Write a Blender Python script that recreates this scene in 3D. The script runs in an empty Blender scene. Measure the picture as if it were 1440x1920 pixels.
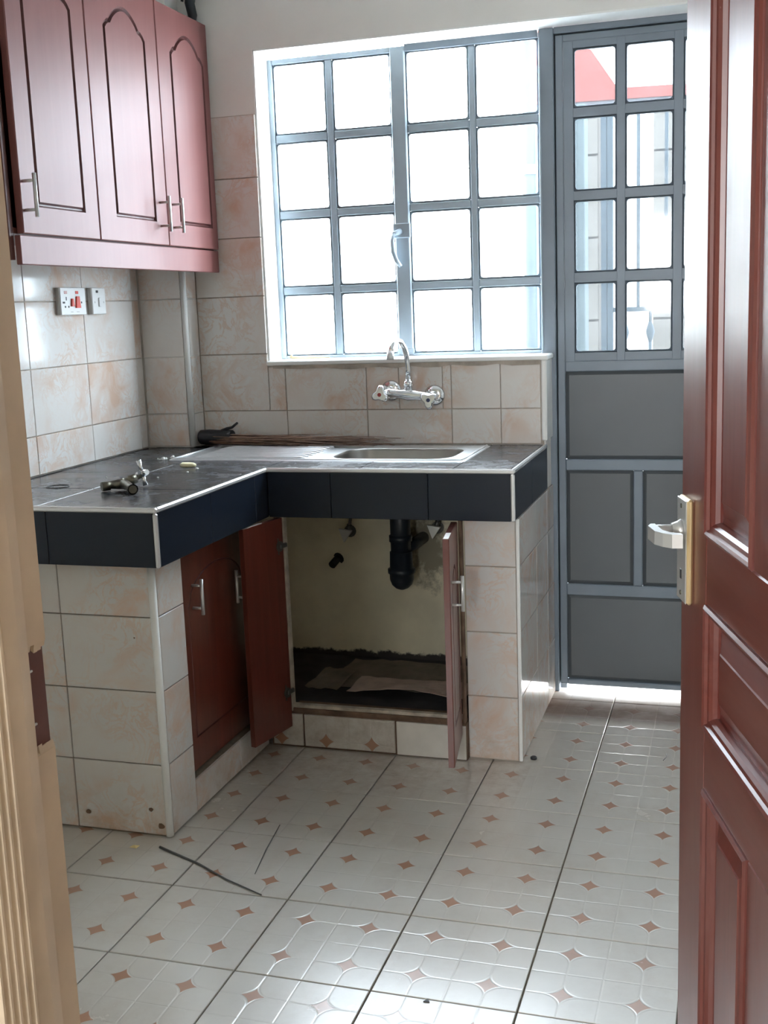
import bpy, math, random
from mathutils import Vector, Matrix
from mathutils.geometry import tessellate_polygon
random.seed(7)
PI = math.pi
scene = bpy.context.scene
C = bpy.context.collection

# ------------------------------------------------------------------ camera
cd = bpy.data.cameras.new('camera')
cam = bpy.data.objects.new('camera', cd)
C.objects.link(cam)
RT = Vector((0.9552134392, 0.2936755597, -0.0363586487))
UP = Vector((-0.0175140457, 0.1787584950, 0.9837370882))
FW = Vector((-0.2953989570, 0.9390421003, -0.1758959640))
CP = Vector((0.57459, -3.76252, 1.35911))
m = Matrix((RT, UP, -FW)).transposed().to_4x4()
m.translation = CP
cam.matrix_world = m
cd.sensor_fit = 'VERTICAL'
cd.sensor_height = 24.0
cd.sensor_width = 18.0
cd.lens = 24.0 * 2146.18 / 1920.0
cd.clip_start = 0.02
scene.camera = cam

# ------------------------------------------------------------------ world, light, exposure
w = bpy.data.worlds.new('overcast_sky')
scene.world = w
w.use_nodes = True
wn = w.node_tree.nodes
bg = wn['Background']
bg.inputs['Color'].default_value = (0.95, 0.975, 1.0, 1)
bg.inputs['Strength'].default_value = 17.0
scene.view_settings.view_transform = 'Standard'
scene.view_settings.look = 'None'
scene.view_settings.exposure = 1.58
scene.view_settings.gamma = 1.0
scene.view_settings.use_curve_mapping = False
scene.cycles.use_denoising = True
scene.cycles.max_bounces = 10
scene.cycles.diffuse_bounces = 6
scene.cycles.glossy_bounces = 5
scene.cycles.transparent_max_bounces = 12
scene.cycles.sample_clamp_indirect = 8.0
scene.cycles.caustics_reflective = False
scene.cycles.caustics_refractive = False


def portal(name, loc, sx, sy, rx, rz=0):
    l = bpy.data.lights.new(name, 'AREA')
    l.shape = 'RECTANGLE'
    l.size, l.size_y = sx, sy
    l.cycles.is_portal = True
    o = bpy.data.objects.new(name, l)
    o.location = loc
    o.rotation_euler = (rx, 0, rz)
    C.objects.link(o)


portal('window_daylight', (-0.1, 0.30, 1.70), 2.1, 1.2, -PI / 2)          # faces -y
portal('hall_window_daylight', (0.3, -6.72, 1.65), 1.1, 0.8, PI / 2)       # faces +y


# ------------------------------------------------------------------ materials
def nt(name):
    m = bpy.data.materials.new(name)
    m.use_nodes = True
    t = m.node_tree
    return m, t, t.nodes['Principled BSDF']


def N(t, kind, **kw):
    n = t.nodes.new(kind)
    for k, v in kw.items():
        if k in n.inputs.keys() if isinstance(k, str) else False:
            n.inputs[k].default_value = v
        else:
            setattr(n, k, v)
    return n


def math_(t, op, a, b=None, c=None):
    n = t.nodes.new('ShaderNodeMath')
    n.operation = op
    for i, v in enumerate((a, b, c)):
        if v is None:
            continue
        if isinstance(v, (int, float)):
            n.inputs[i].default_value = v
        else:
            t.links.new(v, n.inputs[i])
    return n.outputs[0]


def noise(t, vec, scale, detail=4, rough=0.55, dist=0.0):
    n = t.nodes.new('ShaderNodeTexNoise')
    n.inputs['Scale'].default_value = scale
    n.inputs['Detail'].default_value = detail
    n.inputs['Roughness'].default_value = rough
    n.inputs['Distortion'].default_value = dist
    if vec is not None:
        t.links.new(vec, n.inputs['Vector'])
    return n


def ramp(t, fac, stops):
    r = t.nodes.new('ShaderNodeValToRGB')
    e = r.color_ramp.elements
    while len(e) < len(stops):
        e.new(0.5)
    for i, (p, c) in enumerate(stops):
        e[i].position = p
        e[i].color = (*c, 1) if len(c) == 3 else c
    t.links.new(fac, r.inputs[0])
    return r.outputs[0]


def mixc(t, fac, a, b):
    n = t.nodes.new('ShaderNodeMix')
    n.data_type = 'RGBA'
    for sock, v in ((n.inputs[0], fac), (n.inputs[6], a), (n.inputs[7], b)):
        if isinstance(v, (int, float)):
            sock.default_value = v
        elif isinstance(v, tuple):
            sock.default_value = (*v, 1)
        else:
            t.links.new(v, sock)
    return n.outputs[2]


def pos(t, off=False):
    g = t.nodes.new('ShaderNodeNewGeometry')
    if not off:
        return g.outputs['Position']
    oi = t.nodes.new('ShaderNodeObjectInfo')
    v = t.nodes.new('ShaderNodeVectorMath')
    v.operation = 'MULTIPLY_ADD'
    cx = t.nodes.new('ShaderNodeCombineXYZ')
    for i in range(3):
        t.links.new(oi.outputs['Random'], cx.inputs[i])
    t.links.new(cx.outputs[0], v.inputs[0])
    v.inputs[1].default_value = (37.0, 23.0, 51.0)
    t.links.new(g.outputs['Position'], v.inputs[2])
    return v.outputs[0]


def simple(name, col, rough=0.5, metal=0.0, coat=0.0, spec=0.5, var=0.0, vscale=12.0, bump=0.0, bscale=60.0):
    m, t, p = nt(name)
    p.inputs['Base Color'].default_value = (*col, 1)
    p.inputs['Roughness'].default_value = rough
    p.inputs['Metallic'].default_value = metal
    p.inputs['Coat Weight'].default_value = coat
    p.inputs['Specular IOR Level'].default_value = spec
    if var > 0:
        n = noise(t, pos(t), vscale, 5)
        dark = tuple(c * (1 - var) for c in col)
        lite = tuple(min(1, c * (1 + var * 0.7)) for c in col)
        t.links.new(ramp(t, n.outputs[0], [(0.3, dark), (0.7, lite)]), p.inputs['Base Color'])
    if bump > 0:
        n2 = noise(t, pos(t), bscale, 4)
        b = t.nodes.new('ShaderNodeBump')
        b.inputs['Strength'].default_value = bump
        b.inputs['Distance'].default_value = 0.002
        t.links.new(n2.outputs[0], b.inputs['Height'])
        t.links.new(b.outputs[0], p.inputs['Normal'])
    return m


def wall_tile_mat(name, dirt=0.0, k=1.0):
    m, t, p = nt(name)
    v = pos(t, True)
    n1 = noise(t, v, 7.0, 6, 0.62, 1.2)
    blot = ramp(t, n1.outputs[0], [(0.46, (0, 0, 0)), (0.66, (1, 1, 1))])
    n2 = noise(t, v, 11.0, 5, 0.6, 2.2)
    a = math_(t, 'ABSOLUTE', math_(t, 'SUBTRACT', n2.outputs[0], 0.5))
    vein = ramp(t, a, [(0.0, (1, 1, 1)), (0.05, (0, 0, 0))])
    n3 = noise(t, v, 4.0, 2)
    mask = ramp(t, n3.outputs[0], [(0.40, (0.12, 0.12, 0.12)), (0.58, (1, 1, 1))])
    f = math_(t, 'MULTIPLY', math_(t, 'MAXIMUM', math_(t, 'MULTIPLY', blot, 0.75), math_(t, 'MULTIPLY', vein, 0.55)), mask)
    base = mixc(t, n3.outputs[0], tuple(k * c for c in (0.76, 0.73, 0.695)), tuple(k * c for c in (0.70, 0.68, 0.66)))
    col = mixc(t, math_(t, "MULTIPLY", f, 0.92), base, (0.64, 0.39, 0.25))
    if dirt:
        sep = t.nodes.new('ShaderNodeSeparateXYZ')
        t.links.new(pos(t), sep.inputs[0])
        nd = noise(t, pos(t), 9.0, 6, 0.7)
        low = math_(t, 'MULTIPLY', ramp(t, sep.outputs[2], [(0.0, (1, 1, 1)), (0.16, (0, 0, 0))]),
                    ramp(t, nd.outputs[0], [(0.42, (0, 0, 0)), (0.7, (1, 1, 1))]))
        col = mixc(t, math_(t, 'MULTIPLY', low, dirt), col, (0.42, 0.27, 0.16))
    t.links.new(col, p.inputs['Base Color'])
    p.inputs['Roughness'].default_value = 0.09
    p.inputs['Specular IOR Level'].default_value = 0.45
    n4 = noise(t, pos(t), 5.0, 2)
    b = t.nodes.new('ShaderNodeBump')
    b.inputs['Strength'].default_value = 0.05
    b.inputs['Distance'].default_value = 0.01
    t.links.new(n4.outputs[0], b.inputs['Height'])
    t.links.new(b.outputs[0], p.inputs['Normal'])
    return m


GX, GY = -0.7195, -1.4687     # a floor joint crossing


def floor_tile_mat(name, axis=(0, 1), off=(GX, GY), pitch=0.15):
    """embossed glazed tile: rounded squares with a small printed star where four of them meet"""
    m, t, p = nt(name)
    P = pos(t)
    sep = t.nodes.new('ShaderNodeSeparateXYZ')
    t.links.new(P, sep.inputs[0])
    a = []
    for k in (0, 1):
        u = math_(t, 'DIVIDE', math_(t, 'SUBTRACT', sep.outputs[axis[k]], off[k]), pitch)
        f = math_(t, 'FRACT', u)
        a.append(math_(t, 'MULTIPLY', math_(t, 'MINIMUM', f, math_(t, 'SUBTRACT', 1.0, f)), pitch))
    r = 0.040
    h = pitch / 2 - r
    qx = math_(t, 'SUBTRACT', a[0], h)
    qy = math_(t, 'SUBTRACT', a[1], h)
    mx = math_(t, 'MAXIMUM', qx, 0.0)
    my = math_(t, 'MAXIMUM', qy, 0.0)
    ln = math_(t, 'SQRT', math_(t, 'ADD', math_(t, 'MULTIPLY', mx, mx), math_(t, 'MULTIPLY', my, my)))
    sd = math_(t, 'SUBTRACT', math_(t, 'ADD', ln, math_(t, 'MINIMUM', math_(t, 'MAXIMUM', qx, qy), 0.0)), r)
    star = math_(t, 'MULTIPLY', math_(t, 'GREATER_THAN', sd, 0.0026), 1.0)
    line1 = math_(t, 'SUBTRACT', 1.0, math_(t, 'MINIMUM', math_(t, 'DIVIDE', math_(t, 'ABSOLUTE', sd), 0.0035), 1.0))
    mn = math_(t, 'MINIMUM', a[0], a[1])
    line2 = math_(t, 'SUBTRACT', 1.0, math_(t, 'MINIMUM', math_(t, 'DIVIDE', mn, 0.0030), 1.0))
    hgt = math_(t, 'MAXIMUM', line1, line2)
    nd = noise(t, P, 3.2, 6, 0.65)
    nf = noise(t, P, 26.0, 5, 0.7)
    grime = math_(t, 'MULTIPLY', ramp(t, nd.outputs[0], [(0.42, (0, 0, 0)), (0.72, (1, 1, 1))]),
                  ramp(t, nf.outputs[0], [(0.35, (0.2, 0.2, 0.2)), (0.7, (1, 1, 1))]))
    base = mixc(t, math_(t, 'MULTIPLY', grime, 0.50), (0.55, 0.525, 0.480), (0.33, 0.255, 0.185))
    col = mixc(t, math_(t, 'MULTIPLY', star, 0.92), base, (0.36, 0.165, 0.085))
    # old mud: a brown strip along the back door sill and by the cupboards
    band = math_(t, 'MULTIPLY', math_(t, 'GREATER_THAN', sep.outputs[1], -0.20),
                 ramp(t, nd.outputs[0], [(0.2, (0.6, 0.6, 0.6)), (0.6, (1, 1, 1))]))
    ys = ramp(t, math_(t, 'ABSOLUTE', math_(t, 'ADD', sep.outputs[1], 0.035)), [(0.0, (1, 1, 1)), (0.07, (0.9, 0.9, 0.9)), (0.17, (0, 0, 0))])
    col = mixc(t, math_(t, 'MULTIPLY', math_(t, 'MULTIPLY', band, ys), 0.95), col, (0.115, 0.058, 0.032))
    yk = ramp(t, math_(t, 'ABSOLUTE', math_(t, 'ADD', sep.outputs[1], 0.66)), [(0.0, (1, 1, 1)), (0.28, (0, 0, 0))])
    xk = math_(t, 'LESS_THAN', sep.outputs[0], 0.0)
    k = math_(t, 'MULTIPLY', math_(t, 'MULTIPLY', yk, xk), ramp(t, nf.outputs[0], [(0.38, (0, 0, 0)), (0.72, (1, 1, 1))]))
    col = mixc(t, math_(t, 'MULTIPLY', k, 0.6), col, (0.25, 0.16, 0.10))
    mudf = math_(t, 'MULTIPLY', band, ys)
    t.links.new(math_(t, 'SUBTRACT', 1.0, math_(t, 'MINIMUM', math_(t, 'MULTIPLY', mudf, 2.2), 1.0)), p.inputs['Coat Weight'])
    t.links.new(col, p.inputs['Base Color'])
    rg = math_(t, 'ADD', math_(t, 'ADD', 0.24, math_(t, 'MULTIPLY', grime, 0.06)), math_(t, 'MULTIPLY', mudf, 0.55))
    t.links.new(rg, p.inputs['Roughness'])
    p.inputs['Specular IOR Level'].default_value = 0.8
    p.inputs['Coat Weight'].default_value = 1.0
    p.inputs['Coat Roughness'].default_value = 0.28
    p.inputs['Coat IOR'].default_value = 1.6
    b = t.nodes.new('ShaderNodeBump')
    b.inputs['Strength'].default_value = 0.32
    b.inputs['Distance'].default_value = 0.0016
    b.invert = True
    t.links.new(hgt, b.inputs['Height'])
    b2 = t.nodes.new('ShaderNodeBump')
    b2.inputs['Strength'].default_value = 0.06
    b2.inputs['Distance'].default_value = 0.01
    n5 = noise(t, P, 6.0, 2)
    t.links.new(n5.outputs[0], b2.inputs['Height'])
    t.links.new(b.outputs[0], b2.inputs['Normal'])
    t.links.new(b2.outputs[0], p.inputs['Normal'])
    return m


def wood_mat(name, c1, c2, rough=0.25, coat=0.4, axis='Z', coat_rough=0.12, spec=0.5, bump=0.08, dust=0.0):
    m, t, p = nt(name)
    tc = t.nodes.new('ShaderNodeTexCoord')
    mp = t.nodes.new('ShaderNodeMapping')
    s = {'Z': (38, 38, 2.2), 'X': (2.2, 38, 38), 'Y': (38, 2.2, 38)}[axis]
    mp.inputs['Scale'].default_value = s
    t.links.new(tc.outputs['Object'], mp.inputs[0])
    n = noise(t, mp.outputs[0], 1.0, 5, 0.6, 0.8)
    col = ramp(t, n.outputs[0], [(0.3, c1), (0.72, c2)])
    if dust:
        mp2 = t.nodes.new('ShaderNodeMapping')
        mp2.inputs['Scale'].default_value = tuple(max(1.2, q * 0.16) for q in s)
        t.links.new(tc.outputs['Object'], mp2.inputs[0])
        nd = noise(t, mp2.outputs[0], 1.6, 5, 0.65)
        col = mixc(t, math_(t, 'MULTIPLY', ramp(t, nd.outputs[0], [(0.42, (0, 0, 0)), (0.75, (1, 1, 1))]), dust), col, (0.30, 0.21, 0.19))
    t.links.new(col, p.inputs['Base Color'])
    p.inputs['Roughness'].default_value = rough
    p.inputs['Coat Weight'].default_value = coat
    p.inputs['Coat Roughness'].default_value = coat_rough
    p.inputs['Specular IOR Level'].default_value = spec
    b = t.nodes.new('ShaderNodeBump')
    b.inputs['Strength'].default_value = bump
    b.inputs['Distance'].default_value = 0.001
    t.links.new(n.outputs[0], b.inputs['Height'])
    t.links.new(b.outputs[0], p.inputs['Normal'])
    return m


def glass_mat(name, haze, tint=(0.93, 0.97, 1.0), streak=0.0):
    """thin old pane: tinted to cut the daylight, a little reflection and a film of dust that scatters daylight"""
    m, t, p = nt(name)
    t.nodes.remove(p)
    out = t.nodes['Material Output']
    tr = t.nodes.new('ShaderNodeBsdfTransparent')
    tr.inputs[0].default_value = (*tint, 1)
    gl = t.nodes.new('ShaderNodeBsdfGlossy')
    gl.inputs['Roughness'].default_value = 0.05
    tl = t.nodes.new('ShaderNodeBsdfTranslucent')
    tl.inputs[0].default_value = (0.85, 0.92, 1.0, 1)
    nz = noise(t, pos(t), 9.0, 5, 0.7)
    f = math_(t, 'MULTIPLY', ramp(t, nz.outputs[0], [(0.25, (0.6, 0.6, 0.6)), (0.75, (1, 1, 1))]), haze)
    m1 = t.nodes.new('ShaderNodeMixShader')
    t.links.new(f, m1.inputs[0])
    t.links.new(tr.outputs[0], m1.inputs[1])
    t.links.new(tl.outputs[0], m1.inputs[2])
    m2 = t.nodes.new('ShaderNodeMixShader')
    m2.inputs[0].default_value = 0.05
    t.links.new(m1.outputs[0], m2.inputs[1])
    t.links.new(gl.outputs[0], m2.inputs[2])
    t.links.new(m2.outputs[0], out.inputs[0])
    return m


M = dict(
    wtile=wall_tile_mat('glazed_wall_tile'),
    ptile=wall_tile_mat('dimmed_pier_tile', 0.75, 0.86),  # wall tile with low dirt, darkened overall for dimmer light on the piers
    ftile=floor_tile_mat('embossed_floor_tile'),
    ktile=floor_tile_mat('plinth_floor_tile', (0, 2), (-0.720, -0.047), 0.150),
    grout=simple('brown_grout', (0.20, 0.16, 0.12), 0.9, var=0.4, vscale=20),
    wgrout=simple('pale_grout', (0.46, 0.40, 0.34), 0.9, var=0.3, vscale=20),
    paint=simple('off_white_paint', (0.80, 0.785, 0.75), 0.6, var=0.05, vscale=3, bump=0.1),
    reveal=simple('white_gloss_paint', (0.84, 0.84, 0.82), 0.35, var=0.03, vscale=4, bump=0.15, bscale=30),
    ceil=simple('ceiling_paint', (0.86, 0.86, 0.85), 0.7),
    cream=simple('stained_cream_plaster', (0.76, 0.70, 0.53), 0.75, var=0.16, vscale=5, bump=0.2, bscale=25),
    hall=simple('hall_paint', (0.74, 0.68, 0.55), 0.6),
    jamb=simple('tan_gloss_paint', (0.60, 0.49, 0.37), 0.42, var=0.14, vscale=9, bump=0.15, bscale=45),
    jamb_lite=simple('cream_gloss_paint', (0.74, 0.62, 0.40), 0.4, var=0.12, vscale=14),
    steel=simple('grey_blue_steel_paint', (0.190, 0.230, 0.275), 0.42, var=0.10, vscale=6, bump=0.08, bscale=40),
    sheet=simple('grey_steel_sheet', (0.100, 0.112, 0.120), 0.40, var=0.08, vscale=3, bump=0.08, bscale=14),
    mullion=simple('glare_lightened_steel', (0.36, 0.43, 0.49), 0.4, var=0.08, vscale=8),  # frame steel lightened to stand for glare around the window
    lam=wood_mat('mahogany_laminate', (0.205, 0.070, 0.064), (0.225, 0.080, 0.073), 0.46, 0.10, 'Z', 0.42, bump=0.015),
    groove=simple('carved_groove_brown', (0.10, 0.028, 0.026), 0.4),
    carc=wood_mat('dark_cabinet_board', (0.085, 0.026, 0.018), (0.12, 0.036, 0.024), 0.45, 0.1),
    base=wood_mat('red_brown_cabinet_wood', (0.105, 0.022, 0.013), (0.15, 0.034, 0.020), 0.32, 0.4, 'Z', 0.2),
    edge=simple('white_chipped_edge', (0.75, 0.72, 0.70), 0.5),
    door=wood_mat('varnished_mahogany', (0.115, 0.020, 0.014), (0.165, 0.036, 0.024), 0.36, 0.20, 'Z', 0.30, dust=0.28),
    doorh=wood_mat('varnished_mahogany_rail', (0.115, 0.020, 0.014), (0.165, 0.036, 0.024), 0.36, 0.20, 'X', 0.30, dust=0.28),
    chrome=simple('chrome', (0.78, 0.79, 0.80), 0.14, 1.0),
    satin=simple('satin_steel', (0.66, 0.66, 0.65), 0.34, 0.65),
    brass=simple('pale_brass', (0.80, 0.62, 0.34), 0.34, 0.6),
    bowl=simple('shaded_bowl_steel', (0.36, 0.35, 0.33), 0.36, 1.0, var=0.15, vscale=8),  # sink steel darkened, shade inside the bowl put into its colour
    sink=simple('brushed_steel', (0.74, 0.76, 0.78), 0.40, 1.0, var=0.08, vscale=18),
    oldbrass=simple('old_brass', (0.20, 0.19, 0.15), 0.35, 1.0, var=0.4, vscale=60),
    trim=simple('white_edge_trim', (0.82, 0.82, 0.80), 0.3, spec=0.6),
    alu=simple('aluminium_edge', (0.80, 0.80, 0.80), 0.25, 0.6),
    plastic=simple('white_plastic', (0.80, 0.81, 0.80), 0.35),
    boxside=simple('grey_box_side', (0.50, 0.51, 0.50), 0.5),
    red=simple('red_switch', (0.70, 0.06, 0.035), 0.3),
    paler=simple('pale_red_lens', (0.55, 0.30, 0.29), 0.3),
    dark=simple('near_black', (0.012, 0.012, 0.014), 0.5),
    blackpipe=simple('black_waste_plastic', (0.016, 0.022, 0.030), 0.38),
    hose=simple('grey_hose', (0.10, 0.10, 0.10), 0.5),
    valve=simple('tarnished_valve', (0.12, 0.12, 0.11), 0.4, 0.7),
    soap=simple('cream_soap', (0.86, 0.80, 0.52), 0.5),
    crumb=simple('white_crumb', (0.85, 0.85, 0.82), 0.6),
    straw=simple('brown_broom_straw', (0.20, 0.115, 0.075), 0.6, var=0.5, vscale=25),
    blackwrap=simple('black_wrapping', (0.014, 0.014, 0.018), 0.45),
    floorboard=simple('dirty_dark_floor', (0.035, 0.032, 0.034), 0.8, var=0.6, vscale=9, bump=0.5, bscale=30),
    paper=simple('old_brown_paper', (0.20, 0.165, 0.125), 0.8, var=0.35, vscale=10),
    paper2=simple('pinkish_crumpled_paper', (0.55, 0.42, 0.36), 0.7, var=0.2, vscale=16, bump=0.5, bscale=30),
    ledge=simple('worn_cream_ledge', (0.50, 0.44, 0.36), 0.7, var=0.5, vscale=16),
    mud=simple('mud_brown', (0.16, 0.10, 0.065), 0.9, var=0.5, vscale=20),
    glass=glass_mat('window_pane_glass', 0.015, (0.70, 0.74, 0.77)),
    dglass=glass_mat('dimming_door_glass', 0.02, (0.27, 0.29, 0.30)),  # tint deepened to dim the overbright yard beyond
    yard=simple('bright_concrete', (0.78, 0.77, 0.74), 0.8, var=0.06, vscale=3),
    house=simple('white_block_wall', (0.80, 0.80, 0.77), 0.8, var=0.05, vscale=2),
    beige=simple('beige_block', (0.26, 0.235, 0.215), 0.85, var=0.12, vscale=5),
    bmort=simple('block_mortar', (0.18, 0.155, 0.14), 0.9),
    bluepost=simple('pale_blue_post', (0.20, 0.255, 0.28), 0.5),
    gate=simple('gate_grey_blue', (0.125, 0.165, 0.205), 0.5),
    roofred=simple('red_roof', (0.34, 0.085, 0.07), 0.6, var=0.1, vscale=4),
    fascia=simple('grey_fascia', (0.20, 0.21, 0.24), 0.7, var=0.2, vscale=10),
    wire=simple('black_wire', (0.03, 0.03, 0.035), 0.6),
    redmark=simple('hot_dot', (0.30, 0.03, 0.03), 0.4),
    bluemark=simple('cold_dot', (0.02, 0.03, 0.09), 0.4),
    sawdust=simple('pale_yellow_scrap', (0.75, 0.62, 0.30), 0.7),
)


def stain_and_gap_cream():
    t = M['cream'].node_tree
    p = t.nodes['Principled BSDF']
    old = p.inputs['Base Color'].links[0].from_socket
    P = pos(t)
    sep = t.nodes.new('ShaderNodeSeparateXYZ')
    t.links.new(P, sep.inputs[0])
    nz = noise(t, P, 22.0, 5, 0.7)
    wob = math_(t, 'MULTIPLY', math_(t, 'SUBTRACT', nz.outputs[0], 0.5), 0.16)
    dx = math_(t, 'SUBTRACT', sep.outputs[0], -0.455)
    dz = math_(t, 'MULTIPLY', math_(t, 'SUBTRACT', sep.outputs[2], 0.535), 0.55)
    dd = math_(t, 'ADD', math_(t, 'SQRT', math_(t, 'ADD', math_(t, 'MULTIPLY', dx, dx), math_(t, 'MULTIPLY', dz, dz))), wob)
    damp = ramp(t, dd, [(0.045, (1, 1, 1)), (0.085, (0, 0, 0))])
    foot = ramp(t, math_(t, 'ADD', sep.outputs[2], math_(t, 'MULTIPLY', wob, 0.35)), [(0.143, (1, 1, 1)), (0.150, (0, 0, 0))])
    c = mixc(t, math_(t, 'MULTIPLY', damp, 0.75), old, (0.13, 0.115, 0.075))
    c = mixc(t, foot, c, (0.035, 0.028, 0.025))  # dark gap along the wall base, its shade put into the plaster colour
    t.links.new(c, p.inputs['Base Color'])


stain_and_gap_cream()


def counter_mat():
    m, t, p = nt('dusty_black_tile')
    n = noise(t, pos(t), 7.0, 6, 0.65, 0.6)
    n2 = noise(t, pos(t), 28.0, 5, 0.7)
    f = math_(t, 'MULTIPLY', ramp(t, n.outputs[0], [(0.35, (0, 0, 0)), (0.75, (1, 1, 1))]),
              ramp(t, n2.outputs[0], [(0.3, (0.3, 0.3, 0.3)), (0.7, (1, 1, 1))]))
    t.links.new(mixc(t, f, (0.010, 0.013, 0.018), (0.120, 0.122, 0.128)), p.inputs['Base Color'])
    t.links.new(math_(t, 'ADD', 0.17, math_(t, 'MULTIPLY', f, 0.33)), p.inputs['Roughness'])
    p.inputs['Specular IOR Level'].default_value = 0.5
    return m


M['ctop'] = counter_mat()
M['apron'] = simple('black_gloss_tile', (0.006, 0.011, 0.022), 0.30, spec=0.45)


# ------------------------------------------------------------------ helpers
class MB:
    def __init__(s):
        s.v, s.f, s.smooth = [], [], []

    def add(s, vs, fs, smooth=False):
        o = len(s.v)
        s.v += [tuple(v) for v in vs]
        s.f += [tuple(i + o for i in f) for f in fs]
        s.smooth += [smooth] * len(fs)
        return s

    def box(s, x0, y0, z0, x1, y1, z1):
        x0, x1 = sorted((x0, x1)); y0, y1 = sorted((y0, y1)); z0, z1 = sorted((z0, z1))
        return s.add([(x0, y0, z0), (x1, y0, z0), (x1, y1, z0), (x0, y1, z0), (x0, y0, z1), (x1, y0, z1), (x1, y1, z1), (x0, y1, z1)],
                     [(0, 3, 2, 1), (4, 5, 6, 7), (0, 1, 5, 4), (1, 2, 6, 5), (2, 3, 7, 6), (3, 0, 4, 7)])

    def bbox(s, x0, y0, z0, x1, y1, z1, b=0.002):
        """box with all twelve edges chamfered"""
        x0, x1 = sorted((x0, x1)); y0, y1 = sorted((y0, y1)); z0, z1 = sorted((z0, z1))
        b = min(b, (x1 - x0) * .45, (y1 - y0) * .45, (z1 - z0) * .45)
        vs, idx = [], {}
        X, Y, Z = (x0, x1), (y0, y1), (z0, z1)
        sg = (1, -1)
        for i in (0, 1):
            for j in (0, 1):
                for k in (0, 1):
                    for ax in range(3):
                        q = [X[i], Y[j], Z[k]]
                        for a2, s2 in ((0, sg[i]), (1, sg[j]), (2, sg[k])):
                            if a2 != ax:
                                q[a2] += s2 * b
                        idx[(i, j, k, ax)] = len(vs)
                        vs.append(tuple(q))
        F = []
        for ax in range(3):
            o1, o2 = (ax + 1) % 3, (ax + 2) % 3
            for side in (0, 1):
                quad = []
                for (p_, q_) in ((0, 0), (1, 0), (1, 1), (0, 1)):
                    c = [0, 0, 0]; c[ax] = side; c[o1] = p_; c[o2] = q_
                    quad.append(idx[(*c, ax)])
                F.append(tuple(quad if side else quad[::-1]))
        for ax in range(3):
            o1, o2 = (ax + 1) % 3, (ax + 2) % 3
            for p_ in (0, 1):
                for q_ in (0, 1):
                    c0 = [0, 0, 0]; c0[o1] = p_; c0[o2] = q_
                    c1 = list(c0); c1[ax] = 1
                    F.append((idx[(*c0, o1)], idx[(*c1, o1)], idx[(*c1, o2)], idx[(*c0, o2)]))
        for i in (0, 1):
            for j in (0, 1):
                for k in (0, 1):
                    F.append(tuple(idx[(i, j, k, a)] for a in range(3)))
        return s.add(vs, F)

    def prism(s, poly, z0, z1, fn=None):
        """poly of (a,b) extruded from z0 to z1; fn maps (a,b,c) to xyz"""
        fn = fn or (lambda a, b, c: (a, b, c))
        n = len(poly)
        vs = [fn(a, b, z0) for a, b in poly] + [fn(a, b, z1) for a, b in poly]
        tri = tessellate_polygon([[Vector((a, b, 0)) for a, b in poly]])
        fs = [tuple(t) for t in tri] + [tuple(i + n for i in reversed(t)) for t in tri]
        fs += [(i, (i + 1) % n, n + (i + 1) % n, n + i) for i in range(n)]
        return s.add(vs, fs)

    def tube(s, path, r, n=10, caps=True):
        path = [Vector(p) for p in path]
        rs = r if isinstance(r, (list, tuple)) else [r] * len(path)
        prev = None
        rings = []
        for i, p in enumerate(path):
            d = (path[min(i + 1, len(path) - 1)] - path[max(i - 1, 0)]).normalized()
            if prev is None:
                a = Vector((0, 0, 1)) if abs(d.z) < 0.9 else Vector((1, 0, 0))
                u = d.cross(a).normalized()
            else:
                u = (prev - d * prev.dot(d)).normalized()
            prev = u
            v = d.cross(u)
            rings.append([p + (u * math.cos(2 * PI * k / n) + v * math.sin(2 * PI * k / n)) * rs[i] for k in range(n)])
        vs = [q for rg in rings for q in rg]
        fs = [(i * n + k, i * n + (k + 1) % n, (i + 1) * n + (k + 1) % n, (i + 1) * n + k) for i in range(len(rings) - 1) for k in range(n)]
        s.add(vs, fs, True)
        if caps:
            o = len(s.v) - len(vs)
            s.f += [tuple(o + k for k in range(n))[::-1], tuple(o + (len(rings) - 1) * n + k for k in range(n))]
            s.smooth += [False, False]
        return s

    def loops(s, rings, close=True, cap0=False, cap1=False, smooth=False):
        n = len(rings[0])
        vs = [q for rg in rings for q in rg]
        fs = [(i * n + k, i * n + (k + 1) % n, (i + 1) * n + (k + 1) % n, (i + 1) * n + k) for i in range(len(rings) - 1) for k in range(n if close else n - 1)]
        o = len(s.v)
        s.add(vs, fs, smooth)
        if cap0:
            s.f.append(tuple(o + k for k in range(n))[::-1]); s.smooth.append(False)
        if cap1:
            s.f.append(tuple(o + (len(rings) - 1) * n + k for k in range(n))); s.smooth.append(False)
        return s

    def mesh(s, name, mat):
        me = bpy.data.meshes.new(name)
        me.from_pydata(s.v, [], s.f)
        me.materials.append(mat)
        me.polygons.foreach_set('use_smooth', s.smooth)
        import bmesh
        b = bmesh.new(); b.from_mesh(me)
        bmesh.ops.recalc_face_normals(b, faces=b.faces)
        b.to_mesh(me); b.free()
        return me

    def build(s, name, mat, parent=None, mw=None):
        return link(name, s.mesh(name, mat), parent, mw)


def link(name, me, parent=None, mw=None):
    o = bpy.data.objects.new(name, me)
    C.objects.link(o)
    if parent is not None:
        o.parent = parent
    if mw is not None:
        o.matrix_local = mw
    return o


def tag(o, label=None, cat=None, group=None, kind=None):
    if label: o['label'] = label
    if cat: o['category'] = cat
    if group: o['group'] = group
    if kind: o['kind'] = kind
    return o


def thing(name, label, cat, loc=(0, 0, 0), rz=0.0, group=None, kind=None):
    o = bpy.data.objects.new(name, None)
    o.empty_display_size = 0.05
    C.objects.link(o)
    o.location = loc
    o.rotation_euler = (0, 0, rz)
    return tag(o, label, cat, group, kind)


def sub(name, parent):
    return parent


TILES = {}


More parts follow.
